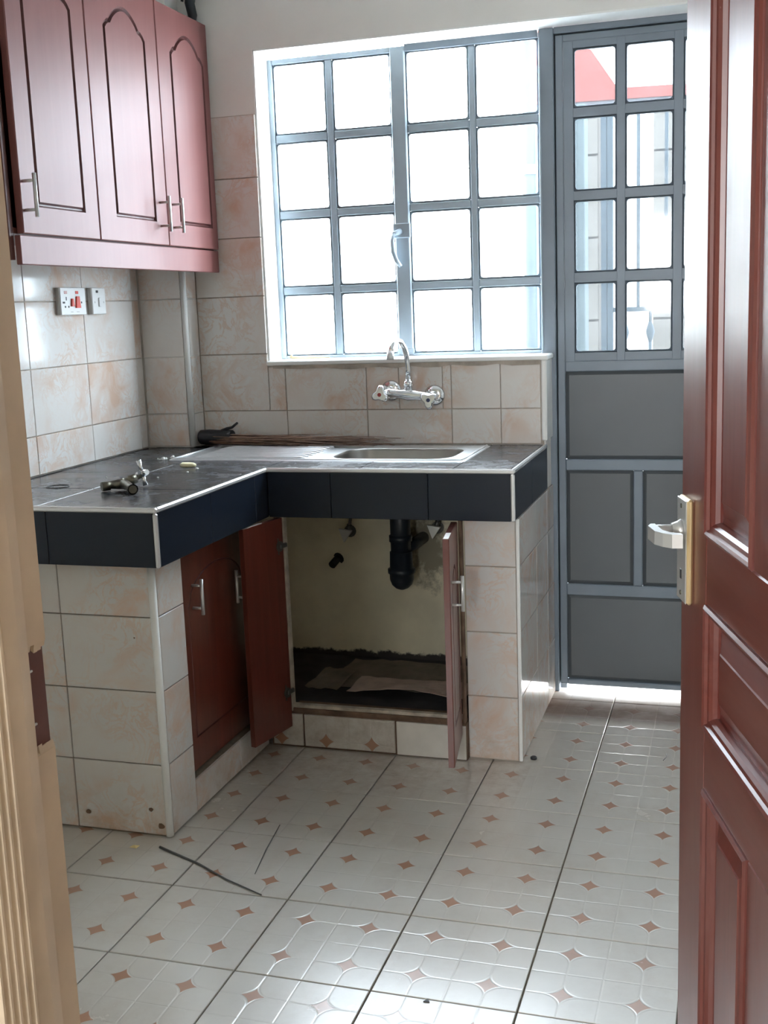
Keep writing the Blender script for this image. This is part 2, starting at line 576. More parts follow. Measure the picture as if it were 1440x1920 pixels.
def tile_mesh(w_, h_, t, mat, b=0.0012):
    key = (round(w_, 3), round(h_, 3), round(t, 4), mat.name)
    if key not in TILES:
        w2, h2 = w_ / 2, h_ / 2
        def ring(i, z):
            return [(-w2 + i, -h2 + i, z), (w2 - i, -h2 + i, z), (w2 - i, h2 - i, z), (-w2 + i, h2 - i, z)]
        q = MB().loops([ring(0, 0), ring(0, t - b), ring(b, t)], cap1=True)
        TILES[key] = q.mesh('tile', mat)
    return TILES[key]


def tiles(parent, O, U, V, us, vs, mat, t=0.006, gap=0.003, name='tile', wob=0.0012, skip=None, pm=None):
    """rectangular pieces between the joint lists us, vs on plane O,U,V"""
    O, U, V = Vector(O), Vector(U), Vector(V)
    n = U.cross(V)
    inv = (pm or Matrix()).inverted()
    for i in range(len(us) - 1):
        for j in range(len(vs) - 1):
            if skip and skip((us[i] + us[i + 1]) / 2, (vs[j] + vs[j + 1]) / 2):
                continue
            w_, h_ = us[i + 1] - us[i] - gap, vs[j + 1] - vs[j] - gap
            if w_ < 0.004 or h_ < 0.004:
                continue
            me = tile_mesh(w_, h_, t, mat)
            R = Matrix((U, V, n)).transposed().to_4x4()
            R = R @ Matrix.Rotation(random.uniform(-wob, wob), 4, 'X') @ Matrix.Rotation(random.uniform(-wob, wob), 4, 'Y')
            R.translation = O + U * ((us[i] + us[i + 1]) / 2) + V * ((vs[j] + vs[j + 1]) / 2) + n * random.uniform(-0.0003, 0.0003)
            link(name, me, parent, inv @ R)


def frange(a, b, step):
    out = [a]
    while out[-1] + step < b - 1e-4:
        out.append(out[-1] + step)
    return out + [b]


def struct(name, mb, mat, label, cat):
    return tag(mb.build(name, mat), label, cat, None, 'structure')


# ------------------------------------------------------------------ the room
XW = -1.459          # left wall
XR = 0.98            # right wall
YD = -2.84           # kitchen face of the doorway wall
XJ = -0.064          # strike face of the left jamb
ZC = 2.62
ZT = 0.893           # worktop
XP = -0.031          # right face of the right pier
YK = -0.575          # sink cupboard face
XL = -0.837          # left cupboard face

floor = struct('floor', MB().box(-2.6, -6.7, -0.12, 2.6, 0.155, -0.007), M['grout'], 'white embossed floor tiles with small terracotta stars', 'floor')
fx = [XW + 0.001] + [GX + 0.3 * i for i in range(-2, 6)] + [XR - 0.002]
fy = [YD - 0.14] + [GY + 0.3 * j for j in range(-4, 6)] + [0.125]
fx = [x for x in fx if XW <= x <= XR]
tiles(floor, (0, 0, -0.006), (1, 0, 0), (0, 1, 0), fx, fy, M['ftile'], 0.006, 0.0035, wob=0.0016,
      skip=lambda x, y: False)

struct('ceiling', MB().box(-2.6, -6.7, ZC, 2.6, 0.155, ZC + 0.1), M['ceil'], 'pale painted ceiling above the frame', 'ceiling')

# back wall around the window and door opening
OX0, OX1, OZ0, OZ1 = -1.015, 0.90, 1.180, 2.228
wb = MB()
wb.box(-2.6, 0, 0, OX0, 0.155, ZC)
wb.box(OX0, 0, 0, XP - 0.0075, 0.155, OZ0)
wb.box(OX0, 0, OZ1, 2.6, 0.155, ZC)
wb.box(OX1, 0, 0, 2.6, 0.155, OZ1)
wall_back = struct('wall_back', wb, M['paint'], 'off-white back wall with marbled tiles around the bright window', 'wall')
# reveal lining (white gloss) around the opening
rv = MB()
rv.box(OX0 - 0.0005, 0.001, OZ0, OX0 + 0.006, 0.138, OZ1)
rv.box(OX0, 0.001, OZ1 - 0.006, OX1, 0.138, OZ1 + 0.0005)
rv.build('reveal_lining', M['reveal'], wall_back)
sill = MB().bbox(OX0 - 0.004, -0.012, OZ0 - 0.010, XP + 0.004, 0.142, OZ0 + 0.008, 0.004)
sill.build('window_sill', M['reveal'], wall_back)
MB().box(XW, -0.004, 0.0, XP - 0.16, 0.0, 0.75).build('plaster', M['cream'], wall_back)
# old mortar lip under the sill
lip = MB()
xs = frange(OX0 + 0.02, XP - 0.02, 0.05)
top = [(x, OZ0 - 0.008) for x in xs]
bot = [(x, OZ0 - 0.017 - random.uniform(0, 0.009)) for x in reversed(xs)]
lip.prism(top + bot, -0.0095, 0.0, lambda a, b, c: (a, c, b))
lip.build('mortar_lip', M['wgrout'], wall_back)
# splash-back
zr = [0.893, 1.0135, 1.2135, 1.4135, 1.6135, 1.8135, 2.020]
tb = dict(parent=wall_back, O=(0, 0, 0), U=(1, 0, 0), V=(0, 0, 1), mat=M['wtile'], t=0.007)
MB().box(XW, -0.002, 0.893, OX0 + 0.0, 0.0, 2.021).build('tile_bed', M['wgrout'], wall_back)
MB().box(OX0, -0.0015, 0.893, XP - 0.012, 0.0, OZ0 - 0.008).build('tile_bed', M['wgrout'], wall_back)
tiles(us=[-1.275, -0.951, -0.653, -0.354, -0.186, -0.052], vs=[0.895, 1.0135], **tb)
tiles(us=[-1.275, OX0 + 0.0], vs=zr[1:], **tb)
tiles(us=[OX0, -0.951, -0.653, -0.537, -0.384, -0.354, -0.186, -0.052], vs=[1.0135, OZ0 - 0.012], **tb)
# corner bead at the end of the splash-back
MB().bbox(-0.050, -0.010, 0.905, XP - 0.001, 0.138, OZ0 - 0.009, 0.004).build('corner_bead', M['trim'], wall_back)

# left wall, pipe chase
wall_left = struct('wall_left', MB().box(XW - 0.15, -6.7, 0, XW, 0, ZC), M['paint'], 'left wall with marbled tiles below the wall cabinet', 'wall')
MB().box(XW, -1.30, 0.8935, XW + 0.0015, -0.10, 1.63).build('tile_bed', M['wgrout'], wall_left)
MB().box(XW, -1.55, 0.75, XW + 0.0015, -1.3, 1.63).build('tile_bed', M['wgrout'], wall_left)
ly = [-1.55, -1.415, -1.097, -0.785, -0.467, -0.149, -0.107]
tiles(wall_left, (XW, 0, 0), (0, 1, 0), (0, 0, 1), ly, [0.895] + zr[1:5], M['wtile'], 0.007)
tiles(wall_left, (XW, 0, 0), (0, 1, 0), (0, 0, 1), [-1.55, -1.32], [0.81, 0.895], M['wtile'], 0.007)
CX = -1.272
chase = MB().box(XW, -0.095, ZT + 0.0005, CX - 0.008, 0, ZC).build('pipe_chase', M['paint'], wall_left)
tiles(chase, (0, -0.095, 0), (1, 0, 0), (0, 0, 1), [XW + 0.008, CX - 0.018], [0.897] + zr[1:4] + [1.6], M['wtile'], 0.006)
tiles(chase, (CX - 0.008, 0, 0), (0, 1, 0), (0, 0, 1), [-0.083, -0.009], [0.897] + zr[1:4] + [1.6], M['wtile'], 0.006)
MB().tube([(CX - 0.009, -0.094, 0.896), (CX - 0.009, -0.094, 1.6)], 0.0105, 10).build('corner_bead', M['trim'], chase)

struct('wall_right', MB().box(XR, -2.98, 0, XR + 0.12, 0, ZC), M['paint'], 'right wall hidden behind the open mahogany door', 'wall')

# doorway wall and jambs
XH = 0.762
wf = MB()
wf.box(-2.6, YD - 0.13, 0, XJ - 0.03, YD, ZC)
wf.box(XH + 0.03, YD - 0.13, 0, 2.6, YD, ZC)
wf.box(XJ - 0.03, YD - 0.13, 2.09, XH + 0.03, YD, ZC)
struct('wall_front', wf, M['hall'], 'cream wall around the doorway in the foreground', 'wall')


def jamb_poly(s):
    """section of the frame post: rebate, stop, reeded architrave (s=+1 left post)"""
    p = [(-0.030, 0.0), (0.0, 0.0), (0.0, -0.040), (0.010, -0.043), (0.0125, -0.060), (0.0125, -0.082)]
    y = -0.084
    for k in range(5):
        p += [(0.0105, y), (0.0125, y - 0.002), (0.0165, y - 0.0045), (0.0165, y - 0.0075), (0.0125, y - 0.010)]
        y -= 0.0115
    p += [(0.008, y - 0.002), (-0.10, y - 0.002), (-0.10, -0.131), (-0.030, -0.131)]
    return p


trim1 = thing('trim_1', 'tan painted doorway post with reeded moulding and hacked-out lock hole, at left', 'door frame', (XJ, YD, 0), kind='structure')
jp = jamb_poly(1)
MB().prism(jp, 1.055, 2.10).build('upper_post', M['jamb'], trim1)
MB().prism(jp, 0.0, 0.946).build('lower_post', M['jamb'], trim1)
jn = [(-0.030, 0.0), (-0.007, 0.0), (-0.007, -0.036), (0.0, -0.038)] + jp[2:]
MB().prism(jn, 0.946, 1.055).build('notched_post', M['jamb'], trim1)
# splintered edges of the notch
sp = MB()
for z, dz in ((0.946, 1), (1.055, -1)):
    for k in range(6):
        y0 = -0.036 + k * 0.006
        hgt = random.uniform(0.001, 0.011) * dz
        sp.prism([(-0.0069, z), (-0.0005, z), (-0.002, z + hgt), (-0.0069, z + hgt * 0.6)], y0, y0 + 0.006, lambda a, b, c: (a, c, b))
sp.build('splinters', M['jamb'], trim1)
MB().box(-0.0069, -0.0355, 0.948, -0.0050, 0.0004, 1.053).build('bare_wood', M['carc'], trim1)
kp = MB()
for z in (0.975, 1.028):
    kp.bbox(-0.0055, -0.036, z, -0.003, -0.020, z + 0.0022, 0.0005)
kp.build('nail', M['satin'], trim1)

trim2 = thing('trim_2', 'hidden hinge-side post of the doorway behind the mahogany door', 'door frame', (XH, YD, 0), kind='structure')
MB().prism([(-a, b) for a, b in jp], 0.0, 2.10).build('post', M['jamb'], trim2)
trim3 = thing('trim_3', 'doorway head above the frame', 'door frame', (0, YD, 0), kind='structure')
MB().box(XJ - 0.028, -0.13, 2.045, XH + 0.028, -0.001, 2.10).build('head', M['jamb'], trim3)

# hall (the room the picture is taken from)
struct('wall_hall_left', MB().box(-2.72, -6.7, 0, -2.6, YD, ZC), M['hall'], 'hall wall behind the camera on the left', 'wall')
struct('wall_hall_right', MB().box(2.6, -6.7, 0, 2.72, 0.155, ZC), M['hall'], 'hall wall behind the camera on the right', 'wall')
wh = MB()
wh.box(-2.72, -6.82, 0, -0.25, -6.7, ZC); wh.box(0.85, -6.82, 0, 2.72, -6.7, ZC)
wh.box(-0.25, -6.82, 0, 0.85, -6.7, 1.25); wh.box(-0.25, -6.82, 2.05, 0.85, -6.7, ZC)
struct('wall_hall_rear', wh, M['hall'], 'hall wall with the window opening behind the camera', 'wall')

# ------------------------------------------------------------------ steel window
YF = 0.112        # front of the steel frames
win = thing('window_1', 'grey steel casement window of sixteen dusty panes above the sink', 'window', (0, YF, 0), kind='structure')
WX0, WX1, WZ0, WZ1 = -1.012, -0.068, 1.189, 2.214
hz = [1.949, 1.691, 1.428]
vx = [(-0.800, -0.775), (-0.567, -0.514), (-0.300, -0.277)]
fr = MB()
fr.bbox(WX0, 0, WZ0, WX0 + 0.020, 0.03, WZ1)
fr.bbox(WX0 + 0.020, 0.002, WZ1 - 0.018, WX1, 0.03, WZ1)
fr.bbox(WX0 + 0.020, 0.002, WZ0, WX1, 0.03, WZ0 + 0.010)
fr.build('frame', M['mullion'], win)
for a, b in (vx[0], vx[2]):
    MB().bbox(a, 0.004, WZ0 + 0.010, b, 0.022, WZ1 - 0.018, 0.003).build('mullion', M['mullion'], win)
MB().bbox(vx[1][0], -0.004, WZ0 + 0.004, vx[1][1], 0.026, WZ1 - 0.002, 0.004).build('meeting_stile', M['mullion'], win)
xsL = [WX0 + 0.020, vx[0][0], vx[0][1], vx[1][0], vx[1][1], vx[2][0], vx[2][1], WX1]
for z in hz:
    for i in range(0, 8, 2):
        MB().bbox(xsL[i], 0.0045, z - 0.0135, xsL[i + 1], 0.0215, z + 0.0135, 0.003).build('glazing_bar', M['mullion'], win)
zz = [WZ0 + 0.010] + [q for z in reversed(hz) for q in (z - 0.0135, z + 0.0135)] + [WZ1 - 0.018]


def rounded(x0, z0, x1, z1, r, n=4):
    pts = []
    for cx, cz, a0 in ((x1 - r, z0 + r, -90), (x1 - r, z1 - r, 0), (x0 + r, z1 - r, 90), (x0 + r, z0 + r, 180)):
        for k in range(n + 1):
            a = math.radians(a0 + 90 * k / n)
            pts.append((cx + r * math.cos(a), cz + r * math.sin(a)))
    return pts


def putty(x0, z0, x1, z1, mat, parent, y0, y1, wd=0.005, r=0.010):
    """putty bead with rounded inner corners around a pane"""
    inn = rounded(x0 + wd, z0 + wd, x1 - wd, z1 - wd, r)
    out = []
    for (a, b) in inn:
        out.append((min(max(x0, a + (a - (x0 + x1) / 2) * 0.5), x1), min(max(z0, b + (b - (z0 + z1) / 2) * 0.5), z1)))
    q = MB()
    q.loops([[(a, y1, b) for a, b in out], [(a, y0, b) for a, b in inn], [(a, y1, b) for a, b in inn]])
    return q.build('putty', mat, parent)


for i in range(0, 8, 2):
    for j in range(0, 8, 2):
        MB().box(xsL[i], 0.014, zz[j], xsL[i + 1], 0.017, zz[j + 1]).build('pane', M['glass'], win)
        putty(xsL[i], zz[j], xsL[i + 1], zz[j + 1], M['mullion'], win, 0.006, 0.0145)
# rain-stained plate above the right casement
MB().bbox(vx[1][1], -0.006, WZ1 - 0.020, WX1, 0.004, WZ1 + 0.004, 0.002).build('drip_plate', M['steel'], win)
hd = MB()
hd.bbox(-0.572, -0.012, 1.590, -0.510, -0.003, 1.640, 0.003)
hd.tube([(-0.545, -0.010, 1.613), (-0.558, -0.026, 1.607), (-0.567, -0.032, 1.603)], [0.011, 0.008, 0.007], 8)
hd.tube([(-0.563, -0.032, 1.606), (-0.568, -0.036, 1.580), (-0.566, -0.036, 1.545), (-0.556, -0.034, 1.515), (-0.543, -0.026, 1.495)], [0.006, 0.007, 0.008, 0.008, 0.006], 8)
hd.build('casement_handle', M['mullion'], win)
MB().bbox(vx[1][0] - 0.004, -0.006, 1.20, vx[1][1] + 0.004, 0.0, 1.215, 0.002).build('stay_bracket', M['mullion'], win)

# ------------------------------------------------------------------ steel back door
dr = thing('door_2', 'grey steel back door with small panes above sheet panels', 'door', (0, YF, 0), kind='structure')
DX0, DX1 = -0.066, 0.86
MB().bbox(DX0, -0.004, 0.0, -0.017, 0.040, OZ1 - 0.008, 0.003).build('frame_post', M['steel'], dr)
MB().bbox(DX1, -0.004, 0.0, 0.898, 0.040, OZ1 - 0.008, 0.003).build('frame_post', M['steel'], dr)
MB().bbox(-0.017, -0.004, 2.200, DX1, 0.040, OZ1 - 0.008, 0.003).build('frame_head', M['steel'], dr)
MB().bbox(-0.030, 0.0365, 0.0, 0.004, 0.044, 2.205, 0.001).build('frame_stop', M['steel'], dr)
MB().bbox(0.004, 0.0365, 2.180, DX1 + 0.01, 0.044, 2.205, 0.001).build('frame_stop', M['steel'], dr)
MB().tube([(-0.062, -0.006, 1.20), (-0.062, -0.006, 2.1)], 0.0035, 6).build('weld_bead', M['mullion'], dr)
lx0, lx1, lz0, lz1 = -0.013, 0.856, 0.026, 2.196
leaf = MB()
leaf.bbox(lx0, 0.004, lz0, lx0 + 0.024, 0.036, lz1)
leaf.bbox(lx1 - 0.024, 0.004, lz0, lx1, 0.036, lz1)
leaf.bbox(lx0 + 0.024, 0.004, lz1 - 0.022, lx1 - 0.024, 0.036, lz1)
leaf.build('leaf_frame', M['steel'], dr)
# glazed part
gx = [(0.012, 0.044), (0.182, 0.209), (0.360, 0.389), (0.541, 0.570), (0.722, 0.749)]
gz = [(1.159, 1.186), (1.416, 1.448), (1.680, 1.709), (1.940, 1.969), (2.152, 2.175)]
for k, (a, b) in enumerate(gx):
    MB().bbox(a, 0.006, 1.155, b, 0.030, 2.178, 0.0015).build('mullion', M['steel'], dr)
gxs = [g for g in gx] + [(0.832, 0.833)]
for (a, b) in gz:
    for k in range(5):
        x0, x1 = gxs[k][1], gxs[k + 1][0]
        MB().bbox(x0 - 0.001, 0.0065, a, x1 + 0.001, 0.0295, b, 0.001).build('glazing_bar', M['steel'], dr)
for k in range(5):
    for j in range(4):
        x0, x1, z0, z1 = gxs[k][1], gxs[k + 1][0], gz[j][1], gz[j + 1][0]
        MB().box(x0, 0.016, z0, x1, 0.019, z1).build('pane', M['dglass'], dr)
        putty(x0, z0, x1, z1, M['steel'], dr, 0.008, 0.0165)
# sheet panels and their square-bar rails
rails = [(1.123, 1.159), (0.789, 0.827), (0.351, 0.391), (0.026, 0.046)]
for a, b in rails:
    MB().bbox(lx0 + 0.024, 0.004, a, lx1 - 0.024, 0.030, b, 0.003).build('rail', M['steel'], dr)
MB().bbox(0.237, 0.004, 0.391, 0.268, 0.030, 0.789, 0.003).build('rail_upright', M['steel'], dr)
MB().bbox(0.540, 0.004, 0.391, 0.571, 0.030, 0.789, 0.003).build('rail_upright', M['steel'], dr)
for x0, x1, z0, z1 in ((lx0 + .024, lx1 - .024, .827, 1.123), (lx0 + .024, .237, .391, .789), (.268, .540, .391, .789), (.571, lx1 - .024, .391, .789), (lx0 + .024, lx1 - .024, .046, .351)):
    e = 0.012
    q = MB()
    q.loops([[(x0, .020, z0), (x1, .020, z0), (x1, .020, z1), (x0, .020, z1)],
             [(x0 + e, .013, z0 + e), (x1 - e, .013, z0 + e), (x1 - e, .013, z1 - e), (x0 + e, .013, z1 - e)]], cap1=True)
    q.loops([[(x0, .021, z0), (x1, .021, z0), (x1, .021, z1), (x0, .021, z1)],
             [(x0 + e, .022, z0 + e), (x1 - e, .022, z0 + e), (x1 - e, .022, z1 - e), (x0 + e, .022, z1 - e)]], cap1=True)
    q.build('sheet_panel', M['sheet'], dr)

# ------------------------------------------------------------------ outside
yard = struct('courtyard_ground', MB().box(-7, 0.155, -0.13, 7, 9, -0.012), M['yard'], 'bright concrete yard glimpsed under the back door', 'ground')
nb = thing('boundary_wall', 'white block boundary wall beyond the dusty window', 'wall', (0, 3.2, 0), kind='structure')
MB().box(-6, 0.003, -0.02, -0.37, 0.15, 2.36).build('mortar_core', M['bmort'], nb)
tiles(nb, (0, 3.203, 0), (1, 0, 0), (0, 0, 1), frange(-3.6, -0.37, 0.42), frange(0.76, 2.36, 0.2), M['house'], 0.02, 0.012, name='block', pm=Matrix.Translation((0, 3.2, 0)))
bw = thing('block_pillar_wall', 'beige concrete block wall seen through the back door panes', 'wall', (0, 2.5, 0), kind='structure')
for (a, b) in ((-0.235, -0.15), (0.125, 0.62)):
    MB().box(a + 0.003, 0.003, -0.02, b - 0.003, 0.2, 2.30).build('mortar_core', M['bmort'], bw)
    tiles(bw, (0, 2.503, 0), (1, 0, 0), (0, 0, 1), frange(a, b, 0.4), [0.9, 1.03, 1.25, 1.46, 1.68, 1.90, 2.10, 2.30], M['beige'], 0.02, 0.012, name='block', pm=Matrix.Translation((0, 2.5, 0)))
pp = thing('porch_post', 'pale blue ribbed porch post outside between window and back door', 'post', (-0.197, 1.3, -0.012))
pq = MB()
pq.bbox(-0.125, 0, 0, 0.125, 0.12, 2.15, 0.004)
for k in range(4):
    pq.bbox(-0.11 + k * 0.058, -0.006, 0.02, -0.08 + k * 0.058, 0.0, 2.13, 0.002)
pq.build('shaft', M['bluepost'], pp)
MB().bbox(-0.13, -0.010, 2.15, 0.13, 0.130, 2.18, 0.004).build('cap', M['bluepost'], pp)
dp = thing('post_strip_tube', 'added dark blue-grey tube outside standing for the post strip at the right edge of the window', 'pipe', (-0.293, 1.22, -0.012))
MB().tube([(0, 0, 0), (0, 0, 2.75)], 0.027, 14).build('pipe', simple('dark_blue_tube', (0.022, 0.036, 0.052), 0.6, spec=0.2), dp)  # added where the pale porch post would wash out to white
for z in (0.9, 1.9):
    MB().tube([(0, 0, z), (0, 0, z + 0.04)], 0.030, 14).build('collar', M['gate'], dp)
gt = thing('yard_gate', 'grey-blue steel yard gate with thin bars seen through the back door', 'gate', (0, 1.3, -0.012))
MB().bbox(-0.004, 0, 0.0, 0.020, 0.03, 2.16, 0.002).build('post', M['gate'], gt)
MB().bbox(0.022, 0, 0.0, 0.046, 0.03, 2.16, 0.002).build('post', M['gate'], gt)
MB().bbox(0.046, 0.004, 1.314, 0.90, 0.026, 1.334, 0.002).build('rail', M['gate'], gt)
MB().bbox(0.046, 0.004, 2.14, 0.90, 0.026, 2.16, 0.002).build('rail', M['gate'], gt)
MB().bbox(0.046, 0.004, 0.10, 0.90, 0.026, 0.13, 0.002).build('rail', M['gate'], gt)
for x in (0.151, 0.265, 0.379, 0.493, 0.607, 0.721, 0.835):
    MB().box(x - 0.007, 0.008, 1.334, x + 0.007, 0.022, 2.14).build('bar', M['gate'], gt)
for x in (0.095, 0.202, 0.379, 0.493, 0.607, 0.721):
    q = MB().tube([(x, 0.015, 0.13), (x, 0.015, 1.19)], 0.007, 8)
    q.tube([(x, 0.015, 1.185), (x, 0.015, 1.21), (x, 0.015, 1.227), (x, 0.015, 1.245), (x, 0.015, 1.27)], [0.007, 0.015, 0.019, 0.015, 0.007], 8)
    q.tube([(x, 0.015, 1.27), (x, 0.015, 1.314)], 0.007, 8)
    q.build('baluster', M['gate'], gt)
hs = thing('neighbour_roof', 'red roof edge with grey fascia seen through the top door panes', 'roof', (0, 5.0, 2.7))
poly = [(-0.80, 0.10), (-0.80, 0.56), (-0.494, 0.428), (-0.306, 0.160), (1.6, 0.085), (1.6, 0.060), (-0.80, 0.075)]
MB().prism([(-0.95, 0.10), (-0.95, 0.63), (-0.494, 0.428), (-0.306, 0.150), (1.6, 0.100), (1.6, 0.035), (-0.95, 0.085)], 0, 0.14, lambda a, b, c: (a, c, b)).build('roof_sheet', M['roofred'], hs)
MB().prism([(-0.95, 0.03), (-0.95, 0.084), (1.6, 0.034), (1.6, -0.02)], 0.02, 0.12, lambda a, b, c: (a, c, b)).build('fascia', M['fascia'], hs)
MB().box(-0.95, 0.02, -2.71, -0.75, 0.12, 0.028).build('support_wall', M['house'], hs)
MB().box(1.3, 0.02, -2.71, 1.5, 0.12, -0.022).build('support_wall', M['house'], hs)

# ------------------------------------------------------------------ tiled piers and plinths
rp = thing('tiled_pier', 'marbled tile pier carrying the right end of the worktop beside the back door', 'pier', (0, 0, 0))
MB().box(-0.192, -0.542, 0, XP - 0.007, -0.005, 0.743).build('core', M['wgrout'], rp)
tiles(rp, (0, -0.542, 0), (1, 0, 0), (0, 0, 1), [-0.194, XP - 0.009], [0.003, 0.2, 0.4, 0.6, 0.743], M['ptile'], 0.006)
tiles(rp, (XP - 0.007, 0, 0), (0, 1, 0), (0, 0, 1), [-0.540, -0.25, -0.035, 0.105], [0.003, 0.2, 0.4, 0.6, 0.743], M['ptile'], 0.007)
MB().bbox(XP - 0.0085, -0.5495, 0.002, XP + 0.0015, -0.5405, 0.743, 0.002).build('corner_bead', M['trim'], rp)

lp = thing('tiled_pier', 'wide marbled tile pier closing the near left end of the worktop', 'pier', (0, 0, 0))
MB().box(XW + 0.001, -1.235, 0, XL - 0.012, -1.087, 0.743).build('core', M['grout'], lp)
tiles(lp, (0, -1.235, 0), (1, 0, 0), (0, 0, 1), [XW + 0.002, -1.427, -1.118, XL - 0.012], [0.004, 0.2, 0.4, 0.6, 0.743], M['ptile'], 0.006)
tiles(lp, (XL - 0.007, 0, 0), (0, 1, 0), (0, 0, 1), [-1.226, -1.087], [0.004, 0.2, 0.4, 0.6, 0.743], M['ptile'], 0.006)
MB().tube([(XL - 0.010, -1.234, 0.002), (XL - 0.010, -1.234, 0.743)], 0.0105, 10).build('corner_bead', M['trim'], lp)

for u, z, rr_ in ((-1.40 + 0.505, 0.075, 0.008), (-0.868, 0.030, 0.011), (-1.085, 0.050, 0.010), (-0.905, 0.545, 0.003)):
    pl = [(u + rr_ * math.cos(a) * random.uniform(.7, 1.1), z + rr_ * .7 * math.sin(a) * random.uniform(.7, 1.2)) for a in [2 * PI * k / 9 for k in range(9)]]
    MB().prism(pl, -1.2416, -1.2405, lambda a, b_, c: (a, c, b_)).build('tile_chip', M['mud'], lp)
kp1 = thing('plinth', 'low plinth of floor tiles with terracotta stars under the sink cupboard', 'plinth', (0, 0, 0))
MB().box(XL + 0.008, YK + 0.006, 0, -0.194, YK + 0.060, 0.116).build('core', M['mud'], kp1)
tiles(kp1, (0, YK + 0.006, 0), (1, 0, 0), (0, 0, 1), [XL + 0.012, -0.719, -0.417], [0.004, 0.113], M['ktile'], 0.007, 0.006)
MB().bbox(-0.414, YK - 0.001, 0.004, -0.196, YK + 0.006, 0.110, 0.001).build('plain_tile', simple('plain_white_tile', (0.66, 0.63, 0.58), 0.2, var=0.12, vscale=9), kp1)
kp2 = thing('plinth', 'low plinth of marbled tiles under the closed left cupboard door', 'plinth', (0, 0, 0))
MB().box(XL - 0.06, -1.086, 0, XL - 0.008, YK + 0.004, 0.098).build('core', M['grout'], kp2)
tiles(kp2, (XL - 0.008, 0, 0), (0, 1, 0), (0, 0, 1), [-1.085, -0.79, YK], [0.004, 0.098], M['ptile'], 0.006)

# ------------------------------------------------------------------ worktop
ct = thing('worktop', 'L-shaped black tiled worktop with pale metal edging', 'worktop', (0, 0, 0))
XI, YC, YL, ZB = -0.786, -0.603, -1.2985, 0.744
SX0, SX1, SY0, SY1 = -1.13, -0.235, -0.425, -0.045      # hole for the sink
core = MB()
e = 0.010
core.box(XW + 0.001, YL + e, ZB + 0.004, XI - e, YC + e, ZT - 0.008)
core.box(XW + 0.001, YC + e, ZB + 0.004, SX0, -0.0015, ZT - 0.008)
core.box(SX1, YC + e, ZB + 0.004, XP - e, -0.0015, ZT - 0.008)
core.box(SX0, YC + e, ZB + 0.004, SX1, SY0, ZT - 0.008)
core.box(SX0, SY1, ZB + 0.004, SX1, -0.0015, ZT - 0.008)
core.build('slab', M['dark'], ct)
tt = dict(parent=ct, O=(0, 0, ZT - 0.008), U=(1, 0, 0), V=(0, 1, 0), mat=M['ctop'], t=0.008, gap=0.002, wob=0.0008, name='top_tile')
tiles(us=[XW + 0.002, -1.135, XI - 0.013], vs=[YL + 0.013, -1.0, -0.70, -0.43], **tt)
tiles(us=[XW + 0.002, -1.205], vs=[-0.43, -0.105], **tt)
tiles(us=[XI - 0.013, -0.50, -0.215, XP - 0.013], vs=[YC + 0.013, -0.43], **tt)
tiles(us=[-0.215, XP - 0.013], vs=[-0.43, -0.009], **tt)
tiles(us=[-1.275, -0.90, -0.60, -0.215], vs=[-0.047, -0.009], **tt)
# apron
ap = dict(parent=ct, mat=M['apron'], t=0.008, gap=0.002, name='apron_tile', wob=0.0006)
tiles(O=(0, YC + 0.010, 0), U=(1, 0, 0), V=(0, 0, 1), us=[XI + 0.0, -0.585, -0.285, XP - 0.011], vs=[ZB, ZT - 0.008], **ap)
tiles(O=(XI - 0.010, 0, 0), U=(0, 1, 0), V=(0, 0, 1), us=[YL + 0.011, -0.99, -0.69, YC + 0.008], vs=[ZB, ZT - 0.008], **ap)
tiles(O=(0, YL + 0.010, 0), U=(1, 0, 0), V=(0, 0, 1), us=[XW + 0.002, -1.10, XI - 0.011], vs=[ZB, ZT - 0.008], **ap)
tiles(O=(XP - 0.010, 0, 0), U=(0, 1, 0), V=(0, 0, 1), us=[YC + 0.011, -0.30, -0.003], vs=[ZB, ZT - 0.008], **ap)
# metal edging
b = 0.0035


def strip(x0, y0, z0, x1, y1, z1):
    MB().bbox(x0, y0, z0, x1, y1, z1, b).build('edge_strip', M['alu'], ct)


strip(XW + 0.002, YL - 0.001, ZT - 0.011, XI + 0.001, YL + 0.012, ZT + 0.0025)
strip(XI - 0.012, YL + 0.012, ZT - 0.011, XI + 0.001, YC + 0.012, ZT + 0.0025)
strip(XI - 0.012, YC - 0.001, ZT - 0.011, XP + 0.001, YC + 0.012, ZT + 0.0025)
strip(XP - 0.012, YC + 0.012, ZT - 0.011, XP + 0.001, -0.013, ZT + 0.0025)
strip(XI - 0.011, YL - 0.001, ZB, XI + 0.001, YL + 0.011, ZT - 0.011)
strip(XP - 0.011, YC - 0.001, ZB, XP + 0.001, YC + 0.011, ZT - 0.011)

# ------------------------------------------------------------------ sink
sk = thing('sink', 'stainless steel sink with ridged drainboard let into the black worktop', 'sink', (0, 0, ZT))
Bx0, Bx1, By0, By1 = -0.668, -0.270, -0.395, -0.130
ox0, ox1, oy0, oy1 = -1.205, -0.215, -0.432, -0.048
outer = rounded(ox0, oy0, ox1, oy1, 0.02, 5)
hole = rounded(Bx0, By0, Bx1, By1, 0.075, 5)
q = MB()
tri = tessellate_polygon([[Vector((a, b_, 0)) for a, b_ in outer], [Vector((a, b_, 0)) for a, b_ in reversed(hole)]])
vs = [(a, b_, 0.0028) for a, b_ in outer] + [(a, b_, 0.0028) for a, b_ in reversed(hole)]
q.add(vs, [tuple(t_) for t_ in tri])
q.loops([[(a, b_, 0.0028) for a, b_ in outer], [(a + (0.003 if a < -0.7 else -0.003) * -1, b_ + (0.003 if b_ > -0.2 else -0.003), 0.0003) for a, b_ in outer]])
q.build('deck', M['sink'], sk)


